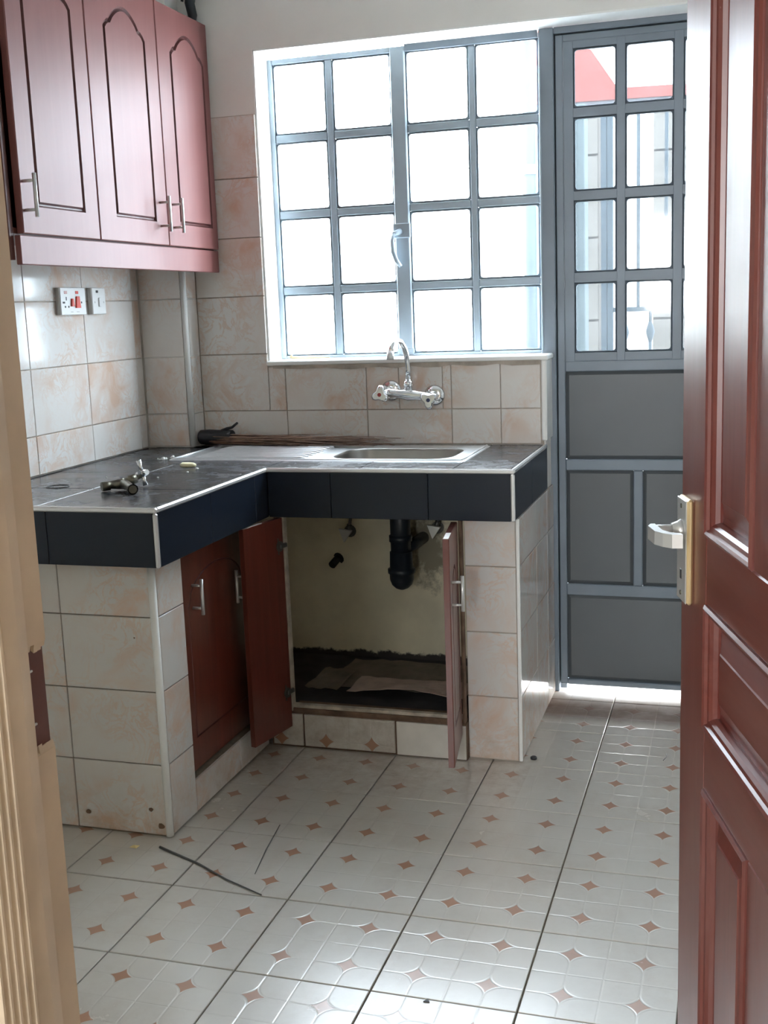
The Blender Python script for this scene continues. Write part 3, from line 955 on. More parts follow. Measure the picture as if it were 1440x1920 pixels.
def shrink(poly, k, z):
    cx = sum(p_[0] for p_ in poly) / len(poly); cy = sum(p_[1] for p_ in poly) / len(poly)
    wx = (Bx1 - Bx0) / 2; wy = (By1 - By0) / 2
    return [(cx + (a - cx) * (1 - k / wx), cy + (b_ - cy) * (1 - k / wy), z) for a, b_ in poly]


q = MB()
q.loops([shrink(hole, 0, 0.0028), shrink(hole, 0.003, 0.001), shrink(hole, 0.006, -0.006), shrink(hole, 0.012, -0.09), shrink(hole, 0.018, -0.118), shrink(hole, 0.035, -0.130), shrink(hole, 0.095, -0.134)], cap1=True, smooth=True)
q.build('bowl', M['bowl'], sk)
MB().tube([(-0.47, -0.262, -0.134), (-0.47, -0.262, -0.1315)], 0.034, 20).build('waste_outlet', M['satin'], sk)
for k in range(9):
    y = -0.385 + k * 0.0345
    MB().tube([(-1.135, y, 0.0022), (-1.12, y, 0.0052), (-0.76, y, 0.0052), (-0.745, y, 0.0022)], 0.0048, 6).build('ridge', M['sink'], sk)
q = MB()
q.tube([(ox0 + 0.012, oy0 + 0.012, 0.003), (ox0 + 0.012, oy1 - 0.010, 0.003)], 0.004, 6)
q.tube([(ox1 - 0.010, oy0 + 0.012, 0.003), (ox1 - 0.010, oy1 - 0.010, 0.003)], 0.004, 6)
q.tube([(ox0 + 0.012, oy0 + 0.010, 0.003), (ox1 - 0.010, oy0 + 0.010, 0.003)], 0.004, 6)
q.build('rolled_rim', M['sink'], sk)

# ------------------------------------------------------------------ wall mixer tap
tp = thing('mixer_tap', 'chrome wall mixer tap with swan-neck spout below the window', 'tap', (-0.487, -0.007, 1.068))
for sx, dz in ((-0.077, 0.010), (0.075, -0.008)):
    q = MB().tube([(sx, 0, dz), (sx, -0.004, dz), (sx, -0.010, dz), (sx, -0.013, dz)], [0.036, 0.036, 0.026, 0.016], 24)
    q.tube([(sx, -0.010, dz), (sx, -0.045, dz)], 0.012, 14)
    q.build('wall_flange', M['chrome'], tp)
q = MB().tube([(-0.088, -0.058, 0.009), (-0.06, -0.058, 0.007), (-0.03, -0.058, 0.003), (0, -0.058, 0.0), (0.03, -0.058, -0.003), (0.06, -0.058, -0.007), (0.086, -0.058, -0.010)], [0.013, 0.015, 0.015, 0.021, 0.016, 0.015, 0.013], 14)
q.tube([(0.0, -0.058, 0.0), (0.0, -0.058, 0.030), (0.0, -0.058, 0.034), (0.0, -0.058, 0.046)], [0.015, 0.013, 0.016, 0.014], 14)
q.build('body', M['chrome'], tp)
sp_ = [(0.0, -0.058, 0.04), (0.002, -0.060, 0.085), (0.001, -0.066, 0.125), (-0.003, -0.080, 0.155), (-0.007, -0.104, 0.177), (-0.012, -0.130, 0.183), (-0.017, -0.155, 0.176), (-0.020, -0.172, 0.160), (-0.021, -0.180, 0.145)]
MB().tube(sp_, [0.0095, 0.0095, 0.0092, 0.009, 0.0088, 0.0088, 0.0088, 0.0088, 0.0088], 14).build('spout', M['chrome'], tp)
MB().tube([(-0.021, -0.179, 0.149), (-0.0217, -0.184, 0.124)], 0.0115, 14).build('aerator', M['satin'], tp)
for sx, dz, mk, ang in ((-0.090, 0.004, 'redmark', 0.15), (0.078, -0.016, 'bluemark', PI)):
    def tri_ring(r, y, rot):
        out = []
        for k in range(18):
            a = 2 * PI * k / 18
            rr = r * (0.80 + 0.24 * math.cos(3 * (a - PI / 2)))
            out.append((sx + rr * math.sin(a + rot), y, dz + rr * math.cos(a + rot)))
        return out
    rot = -PI / 2 + ang
    q = MB().loops([tri_ring(0.015, -0.064, rot), tri_ring(0.023, -0.072, rot), tri_ring(0.031, -0.084, rot), tri_ring(0.031, -0.094, rot), tri_ring(0.024, -0.099, rot)], cap0=True, cap1=True, smooth=True)
    h_ = q.build('tap_handle', M['chrome'], tp)
    MB().tube([(sx, -0.0985, dz), (sx, -0.1005, dz)], 0.0065, 14).build('index_dot', M[mk], h_)

# ------------------------------------------------------------------ things on the worktop
# old bib tap lying on its side
bt = thing('bib_tap', 'old brass bib tap with cross handle lying on the black worktop', 'tap', (-1.02, -1.01, ZT))
q = MB()
q.tube([(-0.060, -0.042, 0.014), (-0.045, -0.026, 0.014), (-0.043, -0.024, 0.016), (-0.018, -0.008, 0.017), (-0.008, -0.008, 0.017)], [0.013, 0.013, 0.011, 0.015, 0.015], 12)
q.tube([(-0.012, -0.008, 0.017), (0.018, -0.036, 0.016), (0.040, -0.062, 0.0145), (0.058, -0.082, 0.0145)], [0.014, 0.012, 0.012, 0.0145], 12, caps=False)
q.tube([(0.058, -0.082, 0.0145), (0.046, -0.069, 0.0145)], [0.011, 0.009], 12)
q.build('body', M['oldbrass'], bt)
q = MB().tube([(-0.014, -0.006, 0.019), (-0.006, 0.008, 0.022), (-0.004, 0.010, 0.023), (0.006, 0.026, 0.027)], [0.011, 0.011, 0.0145, 0.0135], 12)
q.tube([(0.006, 0.026, 0.027), (0.014, 0.040, 0.031)], 0.006, 10)
q.build('bonnet', M['oldbrass'], bt)
hc = Vector((0.017, 0.046, 0.038))
ax = Vector((0.48, 0.87, 0.10)).normalized()
u1 = Vector((-0.25, 0.02, 0.96)); u1 = (u1 - ax * u1.dot(ax)).normalized()
u2 = ax.cross(u1)
q = MB()
for dvec, L in ((u1, 0.038), (-u1, 0.034), (u2, 0.026), (-u2, 0.026)):
    q.tube([hc, hc + dvec * L * 0.55, hc + dvec * L], [0.0075, 0.0055, 0.0078], 10)
q.tube([hc - ax * 0.008, hc + ax * 0.010], 0.011, 12)
q.build('cross_handle', M['chrome'], bt)

rg = MB()
path = [(0.031 * math.cos(a), 0.031 * math.sin(a), 0.0015) for a in [2 * PI * k / 28 for k in range(29)]]
rg.tube(path, 0.0014, 6)
o = tag(rg.build('rubber_ring', M['hose']), 'thin dark rubber ring lying on the worktop near the left wall', 'ring')
o.location = (-1.264, -0.980, ZT)

sb = MB()
pts = [(0.028 * math.cos(a) * (1 + 0.15 * math.sin(2 * a + 1)), 0.016 * math.sin(a) * (1 + 0.1 * math.cos(3 * a))) for a in [2 * PI * k / 12 for k in range(12)]]
sb.loops([[(x * 0.9, y * 0.9, 0) for x, y in pts], [(x, y, 0.004) for x, y in pts], [(x, y, 0.009) for x, y in pts], [(x * 0.75, y * 0.7, 0.0125) for x, y in pts]], cap0=True, cap1=True, smooth=True)
o = tag(sb.build('soap_scrap', M['soap']), 'cream scrap of soap on the worktop before the drainboard', 'soap')
o.location = (-1.063, -0.570, ZT)
o.rotation_euler = (0, 0, -0.3)
for k, (x, y, r, lb) in enumerate(((-1.005, -0.625, 0.006, 'white crumb just in front of the soap scrap'), (-1.005, -0.69, 0.004, 'small white crumb between soap scrap and worktop edge'),
                                   (-1.045, -0.80, 0.0035, 'tiny white crumb behind the old bib tap handle'), (-1.215, -0.80, 0.003, 'tiny white crumb on the worktop left of the bib tap'))):
    q = MB()
    def rr(z, s_):
        return [(s_ * r * math.cos(2 * PI * i / 7) * random.uniform(.8, 1.2), s_ * r * math.sin(2 * PI * i / 7), z * r) for i in range(7)]
    q.loops([rr(0, .7), rr(.4, 1), rr(.9, .6)], cap0=True, cap1=True)
    o = tag(q.build('crumb', M['crumb']), lb, 'crumb', 'white crumbs on the worktop')
    o.location = (x, y, ZT)
# crumbled mortar at the drainboard corner
q = MB()
for k in range(9):
    x, y, r = -1.225 + random.uniform(-.03, .03), -0.395 + random.uniform(-.035, .03), random.uniform(.003, .008)
    q.loops([[(x + s_ * r * math.cos(2 * PI * i / 6), y + s_ * r * math.sin(2 * PI * i / 6), z * r) for i in range(6)] for z, s_ in ((0, .8), (.6, 1), (1.3, .5))], cap0=True, cap1=True)
o = tag(q.build('mortar_rubble', M['crumb']), 'broken white filler bits at the left corner of the drainboard', 'rubble', None, 'stuff')
o.location = (0, 0, ZT)

# straw broom lying along the wall
br = thing('straw_broom', 'brown straw broom bound in black lying along the wall behind the sink', 'broom', (-1.262, -0.072, ZT + 0.0075))
q = MB()
for k in range(110):
    a0, r0 = random.uniform(0, 2 * PI), 0.022 * math.sqrt(random.random())
    y0, z0 = r0 * math.cos(a0), 0.024 + r0 * math.sin(a0) * 0.9
    L = random.uniform(0.30, 0.76)
    y1 = max(-0.10, min(0.048, y0 * 1.4 + random.uniform(-0.075, 0.02)))
    z1 = max(0.003, random.uniform(0.0, 0.040) - 0.012 * L)
    q.tube([(0.005, y0, z0), (L * .5, (y0 + y1) / 2 + random.uniform(-.012, .006), (z0 * .6 + z1 * .4) + random.uniform(-0.004, .004)), (L, y1, z1)], [0.0017, 0.0014, 0.0006], 4, caps=False)
tag(q.build('straws', M['straw'], br), kind='stuff')
q = MB()
ring_ = lambda x, s_: [(x, 0.030 * s_ * math.cos(2 * PI * i / 14), 0.027 + 0.027 * s_ * math.sin(2 * PI * i / 14)) for i in range(14)]
q.loops([ring_(0.0, 0.80), ring_(0.004, 0.95), ring_(0.035, 1.02), ring_(0.07, 0.95), ring_(0.105, 0.98), ring_(0.125, 0.9)], cap0=True, cap1=True, smooth=True)
q.tube([(0.085, 0.0, 0.05), (0.110, -0.004, 0.058), (0.128, -0.006, 0.062), (0.150, -0.006, 0.078)], [0.006, 0.006, 0.005, 0.004], 6)
q.build('binding', M['blackwrap'], br)

# twig on the sill
q = MB().tube([(-0.962, 0.094, OZ0 + 0.014), (-0.93, 0.092, OZ0 + 0.012), (-0.82, 0.095, OZ0 + 0.011)], [0.005, 0.0025, 0.002], 6)
q.tube([(-0.968, 0.094, OZ0 + 0.013), (-0.962, 0.094, OZ0 + 0.024)], [0.006, 0.003], 6)
tag(q.build('twig', simple('dry_twig', (0.45, 0.36, 0.22), 0.7)), 'dry twig lying on the left end of the window sill', 'twig')


# ------------------------------------------------------------------ cupboards
def arch_outline(x0, x1, z0, zs, zt, kind='ogee', n=20):
    """panel outline, counter-clockwise from bottom left"""
    cx, hw = (x0 + x1) / 2, (x1 - x0) / 2
    pts = [(x0, z0), (x1, z0), (x1, zs)]
    for k in range(1, n):
        t_ = 1 - 2 * k / n
        a = abs(t_)
        if kind == 'ogee':
            if a > 0.80:
                h = 0.30 * (1 - (a - 0.80) / 0.20) ** 0.7
            elif a > 0.70:
                h = 0.30 + 0.04 * (0.80 - a) / 0.10
            else:
                h = 0.34 + 0.66 * math.cos(a / 0.70 * PI / 2) ** 0.8
        else:
            h = math.sqrt(max(0, 1 - a * a))
        pts.append((cx + t_ * hw, zs + (zt - zs) * h))
    pts.append((x0, zs))
    return pts


def offset(poly, d):
    out = []
    n = len(poly)
    for i in range(n):
        p0, p1, p2 = Vector(poly[i - 1]), Vector(poly[i]), Vector(poly[(i + 1) % n])
        e1 = (p1 - p0).normalized(); e2 = (p2 - p1).normalized()
        n1 = Vector((-e1.y, e1.x)); n2 = Vector((-e2.y, e2.x))
        nn = (n1 + n2)
        nn = nn / max(0.35, nn.length) if nn.length > 1e-6 else n1
        k = min(1.6, 1.0 / max(0.4, nn.dot(n1)))
        out.append((p1.x + nn.x * d * k, p1.y + nn.y * d * k))
    return out


def carved_leaf(parent, w_, h_, outline, mat, gmat, mw, t=0.018, gw=0.013, gd=0.007):
    """cabinet door leaf with an arched groove; local x across, z up, front faces -y"""
    leaf_ = MB()
    outer_ = [(0, 0), (w_, 0), (w_, h_), (0, h_)]
    c = 0.0025
    inn = [(c, c), (w_ - c, c), (w_ - c, h_ - c), (c, h_ - c)]
    leaf_.loops([[(a, t, b_) for a, b_ in outer_], [(a, c, b_) for a, b_ in outer_], [(a, 0, b_) for a, b_ in inn]], cap0=True)
    tri_ = tessellate_polygon([[Vector((a, b_, 0)) for a, b_ in inn], [Vector((a, b_, 0)) for a, b_ in reversed(outline)]])
    leaf_.add([(a, 0, b_) for a, b_ in inn] + [(a, 0, b_) for a, b_ in reversed(outline)], [tuple(x) for x in tri_])
    o_ = leaf_.build('cupboard_door', mat, parent, mw)
    i1 = offset(outline, gw * 0.35); i2 = offset(outline, gw * 0.65); i3 = offset(outline, gw)
    g = MB().loops([[(a, 0, b_) for a, b_ in outline], [(a, gd, b_) for a, b_ in i1], [(a, gd, b_) for a, b_ in i2], [(a, 0, b_) for a, b_ in i3]])
    g.build('groove', gmat, o_)
    tri_ = tessellate_polygon([[Vector((a, b_, 0)) for a, b_ in i3]])
    MB().add([(a, 0, b_) for a, b_ in i3], [tuple(x) for x in tri_]).build('raised_panel', mat, o_)
    return o_


def bar_handle(parent, x, z0, z1, out=0.030, r=0.0052):
    q_ = MB().tube([(x, -out, z0), (x, -out, z1)], r, 10)
    q_.tube([(x, 0.0, z0 + 0.018), (x, -out, z0 + 0.018)], r * 0.75, 8)
    q_.tube([(x, 0.0, z1 - 0.018), (x, -out, z1 - 0.018)], r * 0.75, 8)
    return q_.build('handle', M['satin'], parent)


def place(x, y, z, th):
    return Matrix.Translation((x, y, z)) @ Matrix.Rotation(th, 4, 'Z')


# wall cabinet
wc = thing('wall_cabinet', 'pinkish mahogany wall cabinet with three arched doors at upper left', 'cabinet', (0, 0, 0))
UX = -1.174
cz0, cz1 = 1.578, 2.320
q = MB()
q.bbox(XW + 0.008, -1.200, 1.512, UX - 0.022, -1.182, cz1, 0.001)
q.box(XW + 0.008, -1.182, 1.575, UX - 0.022, -0.097, 1.593)
q.box(XW + 0.008, -1.182, cz1 - 0.018, UX - 0.022, -0.097, cz1)
q.box(XW + 0.008, -1.182, 1.593, XW + 0.014, -0.100, cz1 - 0.018)
q.box(CX + 0.004, -0.097, 1.575, UX - 0.022, -0.003, cz1)
q.build('carcass', M['carc'], wc)
MB().bbox(UX - 0.0205, -1.182, 1.500, UX - 0.004, -0.0095, cz0 - 0.004, 0.002).build('pelmet', M['lam'], wc)
doors = ((-1.168, -0.797, -1.098, -0.865), (-0.793, -0.379, -0.697, -0.452), (-0.375, -0.012, -0.292, -0.050))
for k, (y0, y1, p0, p1) in enumerate(doors):
    ol = arch_outline(p0 - y0, p1 - y0, 1.648 - cz0, 2.180 - cz0, 2.252 - cz0)
    dl = carved_leaf(wc, y1 - y0, cz1 - cz0, ol, M['lam'], M['groove'], place(UX, y0, cz0, PI / 2), t=0.0195)
    hy = (-1.152, -0.425, -0.338)[k] - y0
    bar_handle(dl, hy, 1.618 - cz0, 1.726 - cz0, 0.033)

# black thing standing on the cabinet
q = MB().tube([(0, 0, 0), (0.004, 0, 0.03), (-0.004, 0, 0.07), (0.006, 0, 0.11), (-0.002, 0, 0.20)], [0.012, 0.017, 0.018, 0.020, 0.018], 8)
q.tube([(-0.01, 0, 0.085), (-0.028, 0, 0.090), (-0.032, 0, 0.078)], [0.008, 0.007, 0.005], 6)
o = tag(q.build('black_cable_bundle', M['blackpipe']), 'dark crumpled cable bundle standing on top of the wall cabinet', 'cable')
o.location = (-1.215, -0.030, cz1)

# sink cupboard with both doors standing open
sc_ = thing('sink_cupboard', 'open cupboard under the sink with two swung-out red-brown doors', 'cupboard', (0, 0, 0))
MB().bbox(-0.785, YK + 0.002, 0.118, -0.752, YK + 0.028, ZB - 0.002, 0.002).build('frame_stile', M['ledge'], sc_)
MB().bbox(-0.205, YK + 0.002, 0.118, -0.196, YK + 0.028, ZB - 0.002, 0.002).build('frame_stile', M['mud'], sc_)
MB().bbox(-0.752, YK + 0.002, 0.1305, -0.205, YK + 0.022, 0.142, 0.002).build('bottom_rail', M['ledge'], sc_)
MB().bbox(-0.752, YK + 0.001, 0.117, -0.205, YK + 0.018, 0.1298, 0.002).build('worn_rail_edge', M['mud'], sc_)
MB().box(-1.0, YK + 0.0615, 0.10, -0.196, -0.006, 0.125).build('floor_board', M['floorboard'], sc_)
MB().box(-1.000, YK + 0.030, 0.1255, -0.985, -0.006, ZB - 0.002).build('side_panel', M['cream'], sc_)
MB().bbox(-0.752, YK + 0.024, 0.1255, -0.205, YK + 0.060, 0.134, 0.002).build('inner_ledge', M['mud'], sc_)
# right door
hx, hy, fxx, fyy = -0.205, YK - 0.004, -0.168, -0.828
th = math.atan2(hy - fyy, hx - fxx)
W_ = math.hypot(hx - fxx, hy - fyy)
zb_, zt_ = 0.085, 0.738
ol = arch_outline(0.05, W_ - 0.05, 0.10, 0.42, 0.555, 'round')
d_ = carved_leaf(sc_, W_, zt_ - zb_, ol, M['base'], M['groove'], place(fxx, fyy, zb_, th))
bar_handle(d_, 0.035, 0.528 - zb_, 0.628 - zb_)
MB().box(0.002, 0.002, zt_ - zb_, W_ * 0.33, 0.016, zt_ - zb_ + 0.0012).build('bare_edge', M['edge'], d_)
# left door
hx, hy, fxx, fyy = -0.770, YK - 0.006, -0.812, -0.775
th = math.atan2(fyy - hy, fxx - hx)
W_ = math.hypot(hx - fxx, hy - fyy)
zb_, zt_ = 0.074, 0.740
ol = arch_outline(0.045, W_ - 0.045, 0.10, 0.42, 0.555, 'round')
d_ = carved_leaf(sc_, W_, zt_ - zb_, ol, M['base'], M['groove'], place(hx, hy, zb_, th))
bar_handle(d_, W_ - 0.020, 0.512 - zb_, 0.612 - zb_, 0.030)
MB().box(W_ * 0.50, 0.002, zt_ - zb_, W_ - 0.002, 0.016, zt_ - zb_ + 0.0012).build('bare_edge', M['edge'], d_)
for z in (0.655, 0.190):
    q = MB().tube([(0.020, 0.0175, z - zb_), (0.020, 0.0225, z - zb_)], 0.016, 14)
    q.bbox(-0.012, 0.018, z - zb_ - 0.007, 0.022, 0.026, z - zb_ + 0.007, 0.002)
    q.bbox(0.026, 0.018, z - zb_ - 0.024, 0.029, 0.0215, z - zb_ + 0.026, 0.0005)
    q.build('hinge', M['valve'], d_)

# left cupboard, closed
lc = thing('base_cupboard', 'closed dark red-brown cupboard under the left worktop beside the tiled pier', 'cupboard', (0, 0, 0))
MB().box(XW + 0.01, -1.083, 0.105, XL - 0.042, YK + 0.0, ZB - 0.001).build('carcass', M['carc'], lc)
y0, y1 = -1.083, -0.600
ol = arch_outline(0.06, y1 - y0 - 0.06, 0.09, 0.46, 0.56, 'round')
d_ = carved_leaf(lc, y1 - y0, 0.738 - 0.103, ol, M['base'], M['groove'], place(XL - 0.022, y0, 0.103, PI / 2), gd=0.003, gw=0.006)
bar_handle(d_, 0.088, 0.543 - 0.103, 0.643 - 0.103)

# plumbing and scraps under the sink
tr_ = thing('sink_trap', 'black plastic bottle trap hanging under the sink', 'pipe', (-0.492, -0.200, 0.43))
q = MB().tube([(0, 0, 0.125), (0, 0, 0.328)], 0.034, 18)
q.tube([(0, 0, 0.270), (0, 0, 0.290)], 0.040, 18)
q.tube([(0, 0, 0.165), (0, 0, 0.185)], 0.0385, 18)
q.build('down_pipe', M['blackpipe'], tr_)
q = MB().tube([(0, 0, 0.130), (0, 0, 0.075), (0, 0, 0.072), (0, 0, 0.058), (0, 0, 0.055), (0, 0, 0.035), (0, 0, 0.018), (0, 0, 0.006), (0, 0, 0.0)], [0.0375, 0.039, 0.046, 0.046, 0.041, 0.040, 0.034, 0.022, 0.008], 18)
q.build('trap_bottle', M['blackpipe'], tr_)
MB().tube([(0.01, 0.02, 0.140), (0.022, 0.10, 0.138), (0.024, 0.194, 0.138)], 0.021, 12).build('outlet_pipe', M['blackpipe'], tr_)
for lab, x, z, dx in (('angle valve with bent hose left of the sink trap', -0.735, 0.585, 0.07), ('angle valve partly hidden behind the open right cupboard door', -0.415, 0.605, 0.05)):
    v_ = thing('angle_valve', lab, 'valve', (x, -0.0045, z))
    q = MB().tube([(0, 0, 0), (0, -0.004, 0)], 0.022, 14)
    q.tube([(0, 0, 0), (0, -0.045, 0)], 0.010, 10)
    q.tube([(0, -0.035, 0), (0.012, -0.040, 0.03)], 0.009, 10)
    q.build('body', M['valve'], v_)
    MB().prism([(-0.022, 0.018), (0.024, 0.012), (-0.004, -0.030)], -0.062, -0.046, lambda a, b_, c: (a, c, b_)).build('knob', M['satin'], v_)
    MB().tube([(0.012, -0.040, 0.03), (0.018, -0.044, 0.055), (0.03 + dx * .3, -0.06, 0.09), (dx, -0.09, 0.125)], 0.006, 8).build('hose', M['hose'], v_)
q = MB().tube([(0, 0, 0), (-0.01, -0.04, -0.018)], 0.014, 12, caps=True)
q.tube([(0.003, 0.0, 0), (0.002, -0.003, -0.001)], 0.021, 12)
o = tag(q.build('pipe_stub', M['dark']), 'short dark pipe stub poking from the cream wall under the sink', 'pipe')
o.location = (-0.785, -0.0045, 0.486)


def crumple(name, x0, y0, x1, y1, z, amp, mat, label, cat, rz=0.0, nx=14, ny=8, curl=0.0, seed=1):
    rnd = random.Random(seed)
    q_ = MB()
    top_, botm = [], []
    ph = [rnd.uniform(0, 6) for _ in range(6)]
    edge = [rnd.uniform(0.0, 0.05) for _ in range(nx + 1)]
    for j in range(ny + 1):
        for i in range(nx + 1):
            u, v = i / nx, j / ny
            x = x0 + (x1 - x0) * u
            y = y0 + (y1 - y0) * (v * (1 - edge[i] * 2) + edge[i])
            h = amp * (0.5 + 0.5 * math.sin(9 * u + ph[0]) * math.cos(6 * v + ph[1])) * 0.6 + amp * 0.4 * abs(math.sin(17 * u + 5 * v + ph[2]))
            h += curl * math.sin(PI * u) ** 2 * (1 - v)
            top_.append((x, y, z + h + 0.0012))
            botm.append((x, y, z + h))
    n_ = nx + 1
    fs = []
    for j in range(ny):
        for i in range(nx):
            a = j * n_ + i
            fs.append((a, a + 1, a + n_ + 1, a + n_))
    q_.add(top_, fs); q_.add(botm, [f[::-1] for f in fs])
    N_ = len(top_)
    rim = [i for i in range(n_)] + [j * n_ + nx for j in range(1, ny + 1)] + [ny * n_ + i for i in range(nx - 1, -1, -1)] + [j * n_ for j in range(ny - 1, 0, -1)]
    q_.f += [(rim[k], rim[(k + 1) % len(rim)], N_ + rim[(k + 1) % len(rim)], N_ + rim[k]) for k in range(len(rim))]
    q_.smooth += [False] * len(rim)
    o_ = q_.build(name, mat)
    return tag(o_, label, cat)


crumple('cardboard_sheet', -0.72, -0.36, -0.24, -0.05, 0.126, 0.010, M['paper'], 'dull brown cardboard sheet on the sink cupboard floor', 'cardboard', seed=3)
crumple('paper_bag', -0.62, -0.44, -0.23, -0.28, 0.140, 0.010, M['paper2'], 'pinkish crumpled paper bag near the front of the sink cupboard', 'paper', curl=0.02, seed=5)
crumple('newspaper_scrap', -0.775, -0.42, -0.66, -0.20, 0.138, 0.008, M['paper'], 'small torn paper scrap at the left side inside the sink cupboard', 'paper', seed=8, nx=8, ny=6)

# ------------------------------------------------------------------ switches on the left wall
XT = XW + 0.0075


def wall_plate(name, label, y0, y1, z0, z1):
    p_ = thing(name, label, 'switch', (XT, (y0 + y1) / 2, (z0 + z1) / 2))
    w2, h2 = (y1 - y0) / 2, (z1 - z0) / 2
    MB().bbox(0, -w2 + 0.0005, -h2 + 0.0005, 0.012, w2 - 0.0005, h2 - 0.0005, 0.001).build('back_box', M['boxside'], p_)
    MB().bbox(0.012, -w2, -h2, 0.018, w2, h2, 0.002).build('face_plate', M['plastic'], p_)
    return p_


cs = wall_plate('cooker_switch', 'white cooker switch plate with red rockers and socket on the tiled left wall', -0.622, -0.478, 1.371, 1.456)


def on(p_, y, z, w_, h_, mat, name, d=0.003, b_=0.0008):
    return MB().bbox(0.0175, y - w_ / 2, z - h_ / 2, 0.018 + d, y + w_ / 2, z + h_ / 2, b_).build(name, M[mat], p_)


on(cs, -0.042, 0.027, 0.017, 0.009, 'paler', 'indicator_lens', 0.001)
on(cs, 0.022, 0.027, 0.017, 0.009, 'red', 'indicator_lens', 0.001)
on(cs, -0.040, 0.008, 0.005, 0.011, 'dark', 'socket_hole', 0.0004, 0.0002)
on(cs, -0.055, -0.004, 0.013, 0.0055, 'dark', 'socket_hole', 0.0004, 0.0002)
on(cs, -0.048, -0.017, 0.007, 0.006, 'dark', 'socket_hole', 0.0004, 0.0002)
on(cs, -0.029, -0.017, 0.007, 0.006, 'dark', 'socket_hole', 0.0004, 0.0002)
on(cs, 0.046, -0.004, 0.006, 0.006, 'dark', 'screw', 0.0004, 0.0002)
on(cs, -0.012, -0.033, 0.014, 0.0022, 'boxside', 'printed_mark', 0.0003, 0.0001)
on(cs, 0.022, -0.033, 0.016, 0.0022, 'boxside', 'printed_mark', 0.0003, 0.0001)
for y, z, wt, wb_, h_ in ((-0.009, -0.004, 0.008, 0.015, 0.024), (0.022, -0.003, 0.015, 0.025, 0.036)):
    q = MB().prism([(y - wb_ / 2, z - h_ / 2), (y + wb_ / 2, z - h_ / 2), (y + wt / 2, z + h_ / 2), (y - wt / 2, z + h_ / 2)], 0.0175, 0.023, lambda a, b_, c: (c, a, b_))
    q.build('rocker', M['red'], cs)
ws = wall_plate('wall_switch', 'narrow white wall switch right of the cooker switch', -0.438, -0.356, 1.371, 1.456)
on(ws, -0.010, 0.030, 0.014, 0.008, 'dark', 'indicator_lens', 0.001)
on(ws, 0.0, -0.004, 0.012, 0.030, 'plastic', 'rocker', 0.004, 0.002)
on(ws, -0.026, -0.004, 0.004, 0.006, 'boxside', 'screw', 0.0004, 0.0002)
on(ws, 0.028, -0.004, 0.004, 0.006, 'boxside', 'screw', 0.0004, 0.0002)

# ------------------------------------------------------------------ open mahogany door
HP = Vector((0.4977, -2.0869, 0)) - 0.80 * Vector((-0.2750, 0.96144, 0))
DV = Vector((-0.2750, 0.96144, 0))
md = thing('door_1', 'varnished red mahogany panel door standing open at right', 'door', HP, math.atan2(DV.y, DV.x), kind='structure')
DW, DH, DT = 0.80, 2.03, 0.040
Z0 = 0.008


def S(s0, s1):        # distance from the lock edge -> local x
    return DW - s1, DW - s0


def stile(s0, s1, z0, z1, name, mat):
    a, b_ = S(s0, s1)
    return MB().bbox(a, -DT, z0, b_, 0, z1, 0.002).build(name, M[mat], md)


stile(0, 0.138, Z0, DH, 'stile', 'door')
stile(DW - 0.138, DW, Z0, DH, 'stile', 'door')
for z0, z1 in ((Z0, 0.215), (0.690, 0.778), (0.952, 1.046), (1.905, DH)):
    stile(0.138, DW - 0.138, z0, z1, 'rail', 'doorh')
for z0, z1 in ((0.215, 0.690), (1.046, 1.905)):
    stile(0.345, DW - 0.345, z0, z1, 'mullion', 'door')


def panel(s0, s1, z0, z1, mat):
    a, b_ = S(s0, s1)
    def rc(i, y):
        return [(a + i, y, z0 + i), (b_ - i, y, z0 + i), (b_ - i, y, z1 - i), (a + i, y, z1 - i)]
    mo = MB().loops([rc(0, -0.012), rc(0, 0.002), rc(0.004, 0.005), rc(0.008, 0.003), rc(0.010, -0.001), rc(0.015, -0.002), rc(0.019, -0.006), rc(0.021, -0.012), rc(0.021, -0.016)])
    mo.build('moulding', M[mat], md)
    pn = MB().loops([rc(0.0, -DT + 0.008), rc(0.0, -0.0155), rc(0.024, -0.0155), rc(0.030, -0.0145), rc(0.052, -0.006), rc(0.054, -0.0045)], cap0=True, cap1=True)
    pn.build('raised_panel', M[mat], md)


panel(0.138, 0.345, 1.046, 1.905, 'door')
panel(DW - 0.345, DW - 0.138, 1.046, 1.905, 'door')
panel(0.138, DW - 0.138, 0.778, 0.952, 'doorh')
panel(0.138, 0.345, 0.215, 0.690, 'door')
panel(DW - 0.345, DW - 0.138, 0.215, 0.690, 'door')
# lock furniture
a, b_ = S(0.014, 0.068)
MB().bbox(a, 0.0, 0.932, b_, 0.0085, 1.082, 0.003).build('lock_plate', M['brass'], md)
MB().bbox(a + 0.0015, 0.0085, 0.9335, b_ - 0.0015, 0.0105, 1.0805, 0.002).build('plate_face', M['satin'], md)
lx = DW - 0.040
q = MB().tube([(lx, 0.010, 1.034), (lx, 0.016, 1.034), (lx, 0.024, 1.034)], [0.017, 0.014, 0.011], 16)
q.tube([(lx, 0.020, 1.034), (lx, 0.050, 1.034)], 0.0095, 14)
pts = [(lx + 0.008, 0.052), (lx - 0.006, 0.0585), (lx - 0.045, 0.0575), (lx - 0.062, 0.050), (lx - 0.074, 0.040), (lx - 0.076, 0.026), (lx - 0.067, 0.026), (lx - 0.056, 0.039), (lx - 0.040, 0.0455), (lx, 0.046), (lx + 0.008, 0.046)]
q.prism(pts, 1.025, 1.044)
q.build('lever', M['satin'], md)
a2, b2 = S(0.036, 0.044)
MB().bbox(a2, 0.010, 0.965, b2, 0.0112, 0.979, 0.0004).build('keyhole', M['dark'], md)
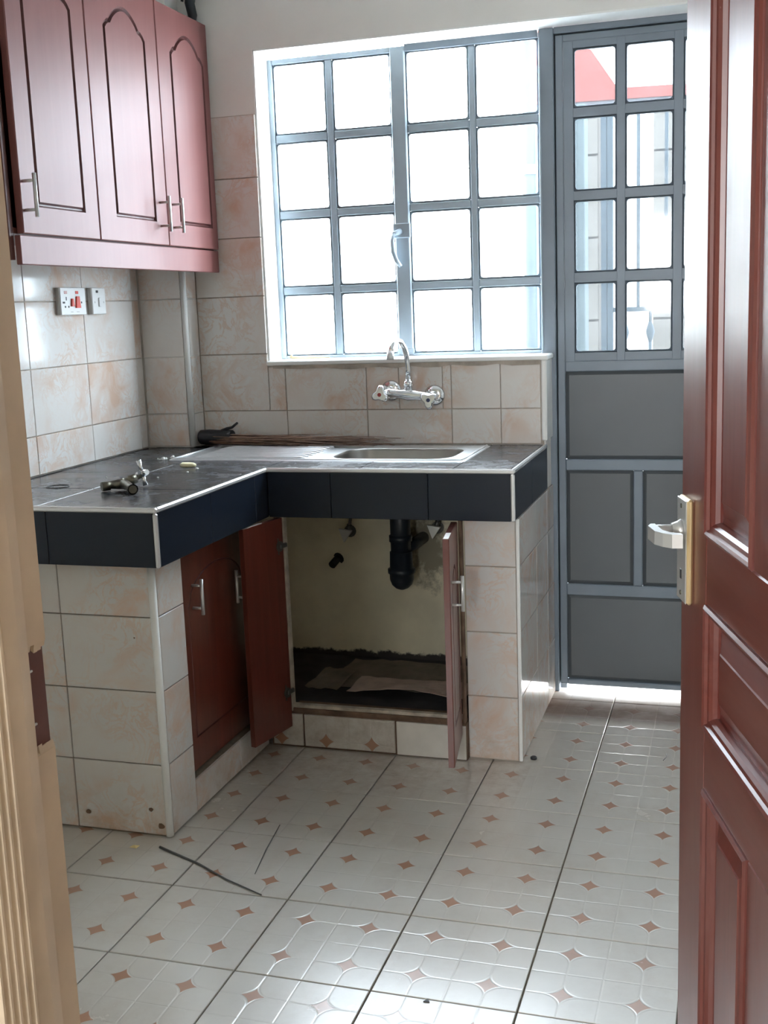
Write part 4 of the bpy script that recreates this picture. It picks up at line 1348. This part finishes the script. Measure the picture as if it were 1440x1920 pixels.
for z in (0.945, 1.070):
    MB().tube([(lx, 0.0103, z), (lx, 0.0116, z)], 0.0035, 10).build('screw', M['oldbrass'], md)
for z in (0.25, 1.75):
    MB().tube([(0.0, -DT - 0.004, z), (0.0, -DT - 0.004, z + 0.1)], 0.006, 10).build('hinge', M['satin'], md)

# ------------------------------------------------------------------ bits on the floor
q = MB().tube([(-0.843, -1.300, 0.003), (-0.70, -1.362, 0.003), (-0.60, -1.418, 0.003), (-0.486, -1.468, 0.003)], [0.0035, 0.0028, 0.002, 0.0015], 6)
tag(q.build('broom_straw', M['hose']), 'long dark broom straw on the floor running from the left tiled pier', 'straw', 'loose straws on the floor')
q = MB().tube([(-0.586, -1.108, 0.002), (-0.566, -1.25, 0.002), (-0.543, -1.375, 0.002)], [0.0012, 0.0018, 0.001], 6)
tag(q.build('broom_straw', M['hose']), 'thin short dark straw on the floor pointing towards the sink cupboard', 'straw', 'loose straws on the floor')
q = MB().tube([(0.375, -0.45, 0.0015), (0.383, -0.42, 0.0015), (0.380, -0.395, 0.0015)], 0.0012, 5)
tag(q.build('broom_straw', M['hose']), 'tiny dark straw on the floor in front of the back door', 'straw', 'loose straws on the floor')
q = MB().tube([(0, 0, 0), (0, 0, 0.006), (0, 0, 0.008)], [0.010, 0.010, 0.007], 14)
o = tag(q.build('bottle_cap', M['dark']), 'small black cap on the floor beside the right tiled pier', 'cap')
o.location = (-0.002, -0.514, 0.0)
q = MB().add([(-0.012, -0.006, 0.001), (0.010, -0.008, 0.001), (0.014, 0.006, 0.003), (-0.008, 0.008, 0.001), (0.001, 0.0, 0.006)], [(0, 1, 4), (1, 2, 4), (2, 3, 4), (3, 0, 4), (3, 2, 1, 0)])
o = tag(q.build('peel_scrap', M['sawdust']), 'pale yellow scrap on the floor before the left tiled pier', 'scrap')
o.location = (-0.912, -1.31, 0)
q = MB().prism([(-0.006, -0.004), (0.007, -0.003), (0.001, 0.006)], 0.0, 0.002)
o = tag(q.build('dark_chip', M['dark']), 'tiny dark chip on the bright floor tiles nearest the camera', 'chip')
o.location = (0.001, -1.777, 0.0005)
